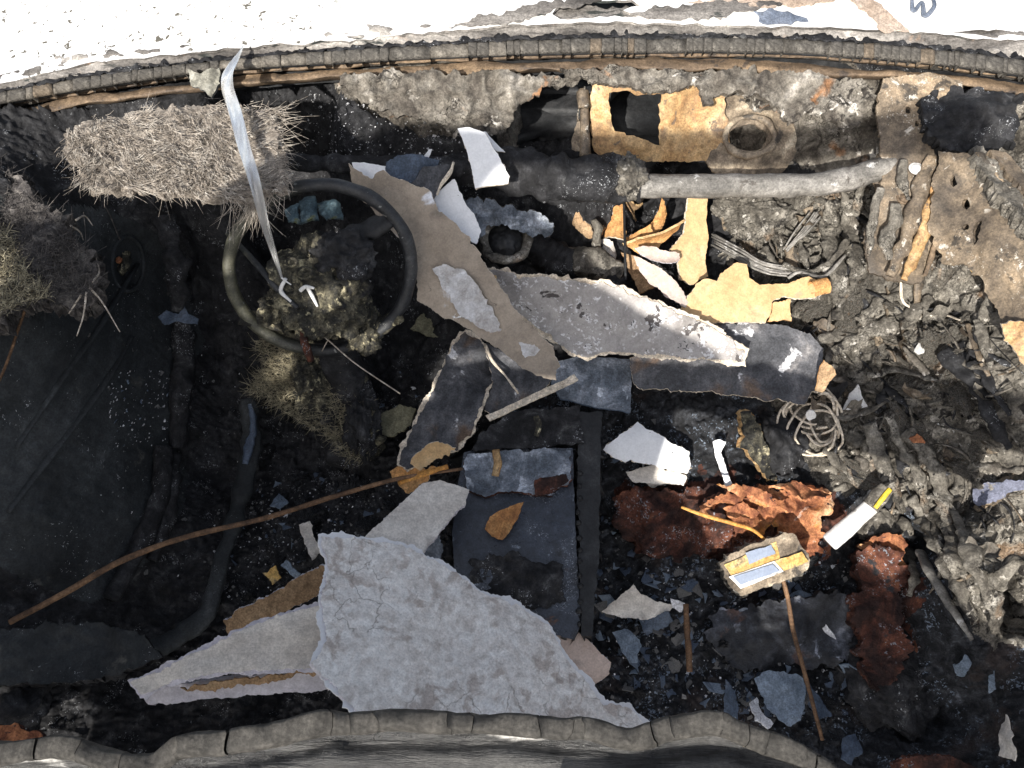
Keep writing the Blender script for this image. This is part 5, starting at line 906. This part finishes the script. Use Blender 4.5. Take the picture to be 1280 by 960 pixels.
# crumpled insulation and wire bundle under the beam
lump('crumpled_insulation', P(940,280)+Vector((0,0,.035)), (.075,.06,.05), m_grey, car, sub=5, amp=.25, scale=1.7, ridged=.35, seed=71)
lump('crumpled_insulation', P(912,268)+Vector((0,0,.03)), (.045,.04,.04), m_grey, car, sub=4, amp=.25, scale=1.9, ridged=.35, seed=72)
wb = empty('wire_bundle', P(960,320)); wb.parent = car
for k in range(14):
    o1 = random.uniform(-9,9); tube('bare_wire', [P(892+random.uniform(-4,4),300+o1,.06),P(925,318+o1,.075),P(955,334+o1*.8,.075),P(985+random.uniform(-10,20),340+o1*.6,.06)], .0022, m_tube, wb, n=26, k=6)
for k in range(10):
    o1 = random.uniform(-8,8); tube('bare_wire', [P(982+o1*.5,312+random.uniform(-4,4),.05),P(1000+o1,290+o1*.3,.07),P(1018+o1,268+random.uniform(-4,6),.06)], .0022, m_tube, wb, n=20, k=6)
# vent, slats and dark plate low on the door
for k,out in enumerate(([(1203,742),(1245,742),(1250,756),(1210,756)],[(1212,768),(1248,768),(1252,782),(1222,786)],[(1228,790),(1250,786),(1256,800),(1240,806)])):
    S('door_step', None, None, out, tuple((a,b_,.50-.02*k) for a,b_ in out[:3]), .012, m_brownsteel, car, jag=.0015, grid=.008)
m_bluepaint = mat('blue_grey_paint_patch', [(0,(.10,.11,.15)),(1,(.19,.20,.27))], 10, 8, .7, .3, (90,.6,.003), [dict(kind='noise',scale=30,lo=.58,hi=.64,color=(.25,.23,.20))])
S('paint_patch', 'blue grey skin of scorched paint on the right door lining', 'paint skin', [(1215,612),(1232,602),(1262,600),(1300,596),(1300,612),(1262,618),(1240,628),(1224,632),(1216,626)], zp((1216,620,.035),(1262,604,.035),(1240,626,.035)), .004, m_bluepaint, jag=.004, amp=.008, grid=.008)
S('rust_spot', 'small red rust chip on the upper right door lining', 'rust chip', [(1136,548),(1146,542),(1156,552),(1152,558),(1142,554)], zp((1136,548,.035),(1147,543,.04),(1154,557,.035)), .003, m_rust, jag=.003, grid=.006)
S('brass_socket', None, None, [(1252,405),(1275,398),(1300,405),(1300,470),(1272,452),(1258,425)], ((1255,408,.90),(1300,405,.92),(1275,450,.87)), .012, [m_tan,m_lavc], car, jag=.004, amp=.012, ascale=20, fine=.008, grid=.006)
# ------------------------------------------------------------------ left side: door panel fittings, seat frame
hd = empty('door_handle', P(160,330)); hd.parent = car
V, Fc = tube_geo([tuple(P(*q,.012)) for q in circ(160,330,20,34,30)], .005, k=8, jit=.4, closed=True, seed=4); mesh_obj('handle_recess', V, Fc, m_lpanel, hd)
lump('handle_latch', P(158,332,.0)+Vector((0,0,.012)), (.012,.03,.012), m_olive, hd, sub=4, amp=.35, scale=3, ridged=.3, seed=5)
lump('red_lock_button', P(154,334)+Vector((0,0,.026)), (.007,.008,.006), m_rust, hd, sub=3, amp=.2, seed=6)
tube('door_cable', [P(128,252,.03),P(138,270,.03),P(150,300,.025)], .0018, m_bridk, car, n=14, k=5)
tube('door_strip', [P(172,330,.02),P(130,400,.02),P(80,470,.015),P(20,560,.012)], [.006,.008,.008,.006], m_lpanel, car, n=40, k=8, flat=.4)
tube('door_strip', [P(165,420,.02),P(130,480,.02),P(70,560,.015),P(10,640,.012)], [.006,.010,.010,.006], m_lpanel, car, n=40, k=8, flat=.35)
tube('melted_drip', [at(205,270,.74),at(212,310,.70),at(222,345,.66),at(222,390,.60)], [.028,.022,.026,.012], m_char, car, n=50, k=16, jit=.6, flat=.5, seed=33)
S('ash_skin', 'pale ash skin hanging from the melted drip in the shaded footwell', 'ash skin', [(196,396),(208,388),(224,392),(232,382),(236,392),(248,398),(247,406),(232,404),(222,402),(206,406)], ((196,396,.60),(232,384,.61),(246,404,.59)), .003, m_blue, jag=.002, amp=.006, grid=.005)
for k,(pts,r_) in enumerate((([(228,400),(230,450),(226,500),(222,560)],.024),([(205,560),(200,620),(170,690),(140,750)],.020),([(218,570),(212,640),(190,700)],.016))):
    tube('pedal_stay', [P(a,b_,.035) for a,b_ in pts], [r_,r_*1.1,r_,r_*.8], m_char, car, n=40, k=14, jit=.3, seed=k+60)
tube('seat_frame', [P(308,498,.06),P(314,545,.06),P(302,620,.06),P(284,680,.06),P(272,730,.05),P(250,775,.06),P(205,806,.06),P(150,815,.06),P(60,818,.05)], [.018,.022,.02,.018,.016,.02,.024,.024,.022], m_lpanel, car, n=110, k=16, jit=.45, flat=.6, nscale=26, seed=66)
tube('seat_frame_trim', [P(312,505,.085),P(316,540,.085),P(306,580,.085)], [.006,.012,.008], m_blue, car, n=30, k=8, jit=.5, flat=.5)
S('seat_cover', None, None, [(-30,795),(60,782),(130,778),(180,795),(200,820),(140,845),(60,855),(-30,858)], ((0,795,.58),(180,800,.54),(60,855,.56)), .03, [m_lpanel,m_char], car, jag=.004, amp=.018, ascale=9, fine=.01, grid=.009, seed=67)
lump('seat_mount', at(18,880,.50), (.06,.06,.05), m_char, car, sub=4, amp=.3, scale=2, seed=68)
# ------------------------------------------------------------------ right passenger floor: panels and cans
S('floor_panel', None, None, [(900,760),(985,748),(1040,735),(1075,770),(1060,830),(990,835),(920,835),(880,800)], ((900,762,.39),(1060,750,.41),(960,835,.36)), .03, [m_panel,m_black], car, jag=.008, amp=.022, ascale=12, fine=.012, fscale=40, grid=.009, seed=75)
lump('charred_footrest', P(1100,830)+Vector((0,0,.0)), (.10,.13,.05), m_char, car, sub=5, amp=.2, scale=2, ridged=.2, seed=76)
can = lump('round_duct', at(632,308,.70), (.044,.05,.05), m_black, car, sub=4, amp=.10, scale=2, ridged=.12, seed=77)
V, Fc = tube_geo([tuple(at(632+38*math.cos(t)*.72, 300+26*math.sin(t), .735)) for t in np.arange(30)/30*2*math.pi], .010, k=10, jit=.7, closed=True, seed=6); mesh_obj('duct_lip', V, Fc, m_grey, can)
S('ash_crust', None, None, [(560,255),(600,250),(640,258),(680,268),(693,280),(688,292),(668,296),(640,286),(612,282),(600,300),(585,280)], ((565,256,.80),(690,276,.77),(610,296,.75)), .02, [m_slatew,m_fire,m_char], car, jag=.006, amp=.02, ascale=22, fine=.02, grid=.006, seed=78)
for pts, r_, m_ in (([(742,275),(748,290),(742,315),(720,325)],.010,m_grey),([(700,315),(722,328),(750,330),(775,342)],.030,m_grey),([(660,300),(690,320),(720,340)],.036,m_char),([(735,330),(760,345),(780,352)],.02,m_char)):
    tube('melted_hose', [P(a,b_,.07) for a,b_ in pts], [r_*.5,r_,r_*1.1,r_*.7], m_, car, n=36, k=14, jit=.4, seed=int(r_*999))
lump('char_block', P(965,560)+Vector((0,0,.03)), (.06,.075,.05), m_char, car, sub=4, amp=.25, scale=2, ridged=.25, seed=79)
S('fibre_board', 'tan ended fibre bundle standing at the edge of the sunlit floor', 'fibre bundle', [(926,515),(938,512),(945,530),(962,560),(972,600),(960,598),(940,575),(925,560),(928,540)], ((928,516,.58),(940,514,.58),(968,600,.50)), .02, [m_olive,m_tan], jag=.004, amp=.01, fine=.012, grid=.006)
# ------------------------------------------------------------------ loose flakes in the debris, nearly all alike in kind but each lying where it fell
m_fb = mat('pale_blue_grey_flake', [(0,(.10,.135,.18)),(1,(.22,.27,.34))], 12, 6, .6, .4, (80,.4,.002))
m_fg = mat('grey_flake', [(0,(.07,.07,.07)),(1,(.20,.195,.19))], 12, 6, .8, .3, (80,.4,.002))
m_fw = mat('white_flake_paint', [(0,(.52,.52,.54)),(1,(.76,.76,.78))], 12, 6, .8, .3, (80,.4,.002))
BIG = [('flat grey blue paint sheet standing by the rusty rod near the roof edge',[(943,848),(960,838),(1005,846),(1010,860),(1000,900),(985,908),(960,885)],m_fb),('darker blue paint sheet behind the rusty rod',[(1008,850),(1020,870),(1038,895),(1025,900),(1008,880)],m_blue),
 ('slanted dark slate blade left of the grey blue paint sheet',[(905,850),(918,870),(925,905),(905,900)],m_blue),('white torn flake on the shaded floor right of the rusty rod',[(1026,790),(1032,782),(1042,795),(1046,806),(1030,810)],m_fw),
 ('blue kidney shaped flake on the rust strip',[(1072,770),(1082,762),(1092,765),(1086,782),(1096,800),(1088,804),(1076,790)],m_fb),('pale blue leaf shaped flake below the white torn flake',[(1048,832),(1060,832),(1080,842),(1076,848),(1056,842)],m_fb),
 ('scorched cream paper scrap with burnt brown edges on the dark floor',[(752,765),(775,745),(792,728),(802,742),(822,752),(842,756),(830,768),(800,774),(770,770)],m_stain),('large flat grey blue flake left of the upright rusty rod',[(765,790),(782,784),(800,800),(798,828),(786,830),(775,808)],m_fb),
 ('dark block shaped flake below the cream paper scrap',[(798,775),(835,765),(842,778),(808,795)],m_blue),('bright white chip by the cream paper scrap',[(838,748),(856,754),(852,764),(840,760)],m_fw),
 ('blue chip lying by the long curved rod',[(337,632),(348,616),(362,628),(350,636)],m_fb),('beige board chip beside the long curved rod',[(374,656),(388,652),(399,690),(390,700),(380,680)],m_stain),('pale blue slip by the mustard chip',[(352,706),(358,700),(376,718),(370,724)],m_fb),('mustard yellow chip in the shaded floor debris',[(328,716),(345,708),(352,722),(340,732)],m_yface),
 ('grey blue round flake under the melted device',[(985,745),(1000,738),(1015,745),(1010,762),(990,765)],m_fb),('blue white patch flake in front of the melted device',[(905,768),(930,760),(945,768),(935,785),(912,790)],m_slatew),('small blue flake on the rust strip left edge',[(1074,738),(1090,735),(1092,748),(1080,750)],m_fb),
 ('bluish glint flake at the lower right door foot',[(1192,830),(1205,820),(1215,830),(1205,845),(1195,845)],m_fb),('upright pale slip near the lower right corner',[(1236,845),(1243,838),(1246,862),(1238,866)],m_fb),('tall pale cream blade in the lower right corner',[(1250,905),(1258,895),(1268,925),(1266,950),(1252,945)],m_stain),
 ('blue grey flake beside the right end of the roof edge',[(1052,925),(1068,918),(1078,940),(1065,955),(1052,948)],m_blue),('white curled flake by the roof edge',[(936,880),(944,874),(950,892),(966,905),(960,910),(942,898)],m_fw)]
for k,(lb,out,m_) in enumerate(BIG):
    S('paint_flake', lb, 'flake', out, zp((*out[0],.03),(*out[len(out)//3],.035),(*out[2*len(out)//3],.03)), .003, m_, jag=.0025, amp=.005, ascale=25, grid=.006, seed=200+k)
fl_mesh = []
CN.update({m_fb.name:'pale blue grey', m_blue.name:'dark slate blue', m_fg.name:'dull grey', m_fw.name:'whitish'})
for k in range(14):
    n = random.randint(5,8); an = sorted(random.uniform(0,6.28) for _ in range(n)); R_ = [random.uniform(.5,1.2) for _ in an]
    V = [(0,0,.12)]+[(math.cos(a)*r_*random.uniform(.6,1), math.sin(a)*r_, random.uniform(-.15,.15)) for a,r_ in zip(an,R_)]; m0 = len(V)
    V += [(x_,y_,z_-.16) for x_,y_,z_ in V]
    Fc = [(0,1+i,1+(i+1)%n) for i in range(n)]+[(m0,m0+1+(i+1)%n,m0+1+i) for i in range(n)]+[(1+i,m0+1+i,m0+1+(i+1)%n,1+(i+1)%n) for i in range(n)]
    me = bpy.data.meshes.new('small_flake'); me.from_pydata(V,[],Fc); me.update(); me.materials.append(random.choice((m_fb,m_fg,m_fw,m_blue,m_fb,m_fg))); fl_mesh.append(me)
def where(px, py):
    if py < 300 and px > 360: return 'on the charred dashboard under the cowl'
    if px < 235: return 'on the shaded left door panel'
    if px < 480: return 'in the driver footwell' if py < 640 else 'on the driver floor beside the split board'
    if px < 742: return 'beside the slate console' if py > 600 else 'between the dark burnt panels and console'
    if py < 600: return 'on the floor under the streaked board'
    if py < 700: return 'around the rust plate'
    if px < 900: return 'on the passenger floor left of the melted device' if py < 790 else 'on the passenger floor between console and roof edge'
    return 'under the melted device' if py < 790 else 'on the passenger floor along the roof edge'
def scatter(n, areas, r0, r1, name, word, cat, meshes, lift=.004, tilt=.5):
    for i in range(n):
        ar = random.choice(areas); px, py = rand_in(ar); p = P(px,py); f_ = random.random()**1.6; r_ = r0*(r1/r0)**f_
        me = random.choice(meshes); o = bpy.data.objects.new(name, me); COL.objects.link(o); o.location = p+Vector((0,0,lift))
        o.rotation_euler = (random.gauss(0,tilt),random.gauss(0,tilt),random.uniform(0,6.28)); o.scale = (r_,r_*random.uniform(.5,1),min(r_,.010) if name != 'char_lump' else r_*.7)
        lb = '%s%s %s %s' % ('tiny ' if r_ < .006 else 'small ' if r_ < .016 else '', CN.get(me.materials[0].name, 'black crumbly'), word, where(px,py)); tag(o, lb, cat, lb)
A_RF = [(742,600),(900,690),(1080,690),(1130,860),(1040,905),(900,900),(760,880),(742,760)]
A_LF = [(330,590),(500,600),(480,670),(400,690),(320,770),(270,740),(300,640)]
A_DASH = [(380,110),(620,160),(600,250),(560,200),(440,200),(380,190)]
A_LD = [(130,460),(215,460),(210,560),(140,560)]
scatter(190, [A_RF,A_RF,A_RF,A_LF], .005, .018, 'small_flake', 'flake lying loose', 'flake', fl_mesh)
scatter(150, [[(742,690),(900,690),(1060,760),(1060,890),(900,890),(745,860)]], .014, .032, 'paint_chip', 'paint chip', 'chip', [m for m in fl_mesh if m.materials[0] in (m_fb,m_blue,m_fg)], .006, .4)
scatter(60, [A_DASH,A_LD,A_LF], .003, .010, 'ash_chip', 'ash chip', 'ash chip', fl_mesh)
scatter(26, [[(700,510),(800,500),(900,560),(880,610),(760,610)],[(480,440),(560,460),(520,600),(470,560)],[(640,500),(740,505),(740,545),(650,550)]], .006, .020, 'small_flake', 'flake lying loose', 'flake', fl_mesh)
# charred lumps
m_lumps = [m_char, m_floor, m_floor]
lp = []
for k in range(8):
    V, Fc = lump_geo((0,0,0),(1,1,.7), sub=4, amp=.35, scale=1.8, ridged=.4, seed=300+k); me = bpy.data.meshes.new('char_lump'); me.from_pydata(V.tolist(),[],Fc); me.update(); me.materials.append(m_lumps[k%3]); me.polygons.foreach_set('use_smooth',[k%2==0]*len(me.polygons)); lp.append(me)
scatter(70, [A_RF,A_LF,[(640,640),(760,700),(760,880),(660,860)],[(480,440),(560,470),(500,600),(460,600)]], .012, .035, 'char_lump', 'char lump', 'char lump', lp, 0, .8)
lpg = []
for k in range(8):
    V, Fc = lump_geo((0,0,0),(1,.7,.55), sub=4, amp=.35, scale=1.6, ridged=.5, seed=330+k); me = bpy.data.meshes.new('trim_lump'); me.from_pydata(V.tolist(),[],Fc); me.update(); me.materials.append(m_grey); me.polygons.foreach_set('use_smooth',[True]*len(me.polygons)); lpg.append(me)
A_R = [(1000,380),(1130,345),(1240,420),(1240,620),(1110,600),(1040,590),(1000,500)]
for i in range(46):                                       # burnt-on folds belong to the door lining
    px, py = rand_in(A_R); r_ = random.uniform(.018,.045); o = bpy.data.objects.new('trim_lump', random.choice(lpg)); COL.objects.link(o); o.parent = tr
    o.location = P(px,py)-tr.location; o.rotation_euler = (random.gauss(0,.5),random.gauss(0,.5),random.uniform(0,6.28)); o.scale = (r_*1.4,r_,r_*.8)
# fine ash, crumbs and glass dust nobody could count
def specks(name, n, areas, m, r0, r1, seed):
    random.seed(seed); V, Fc = [], []
    xs = []
    for i in range(n):
        px, py = rand_in(random.choice(areas)); d = ray(px,py); t = (.95-CAM.z)/d.z
        xs.append((px,py))
    for px,py in xs:
        p = P(px,py,.001); r_ = random.uniform(r0,r1)*random.choice((.6,1,1,1.6)); a = random.uniform(0,6.28); c = len(V)
        q = [(p.x+r_*math.cos(a+j*1.57)*random.uniform(.5,1.1), p.y+r_*math.sin(a+j*1.57)*random.uniform(.5,1.1), p.z+random.uniform(0,r_)) for j in range(4)]+[(p.x,p.y,p.z-r_*.6)]
        V += q; Fc += [(c,c+1,c+2),(c,c+2,c+3),(c,c+4,c+1),(c+1,c+4,c+2),(c+2,c+4,c+3),(c+3,c+4,c)]
    return tag(mesh_obj(name, V, np.array(Fc), m, smooth=False), kind='stuff')
A_ALLL = [(60,280),(240,240),(420,110),(560,180),(560,420),(480,640),(300,780),(120,700)]
specks('ash_specks', 2200, [A_RF,A_RF,A_LF,A_DASH,A_DASH,A_LD,A_ALLL], m_fw, .0012, .003, 1)
specks('char_crumbs', 1500, [A_RF,A_RF,A_LF,A_ALLL], m_fg, .002, .005, 2)
specks('pale_crumbs', 700, [A_R,[(430,95),(620,100),(600,160),(480,130)],[(1130,190),(1270,240),(1260,420),(1150,350)]], m_cream, .0012, .003, 3)
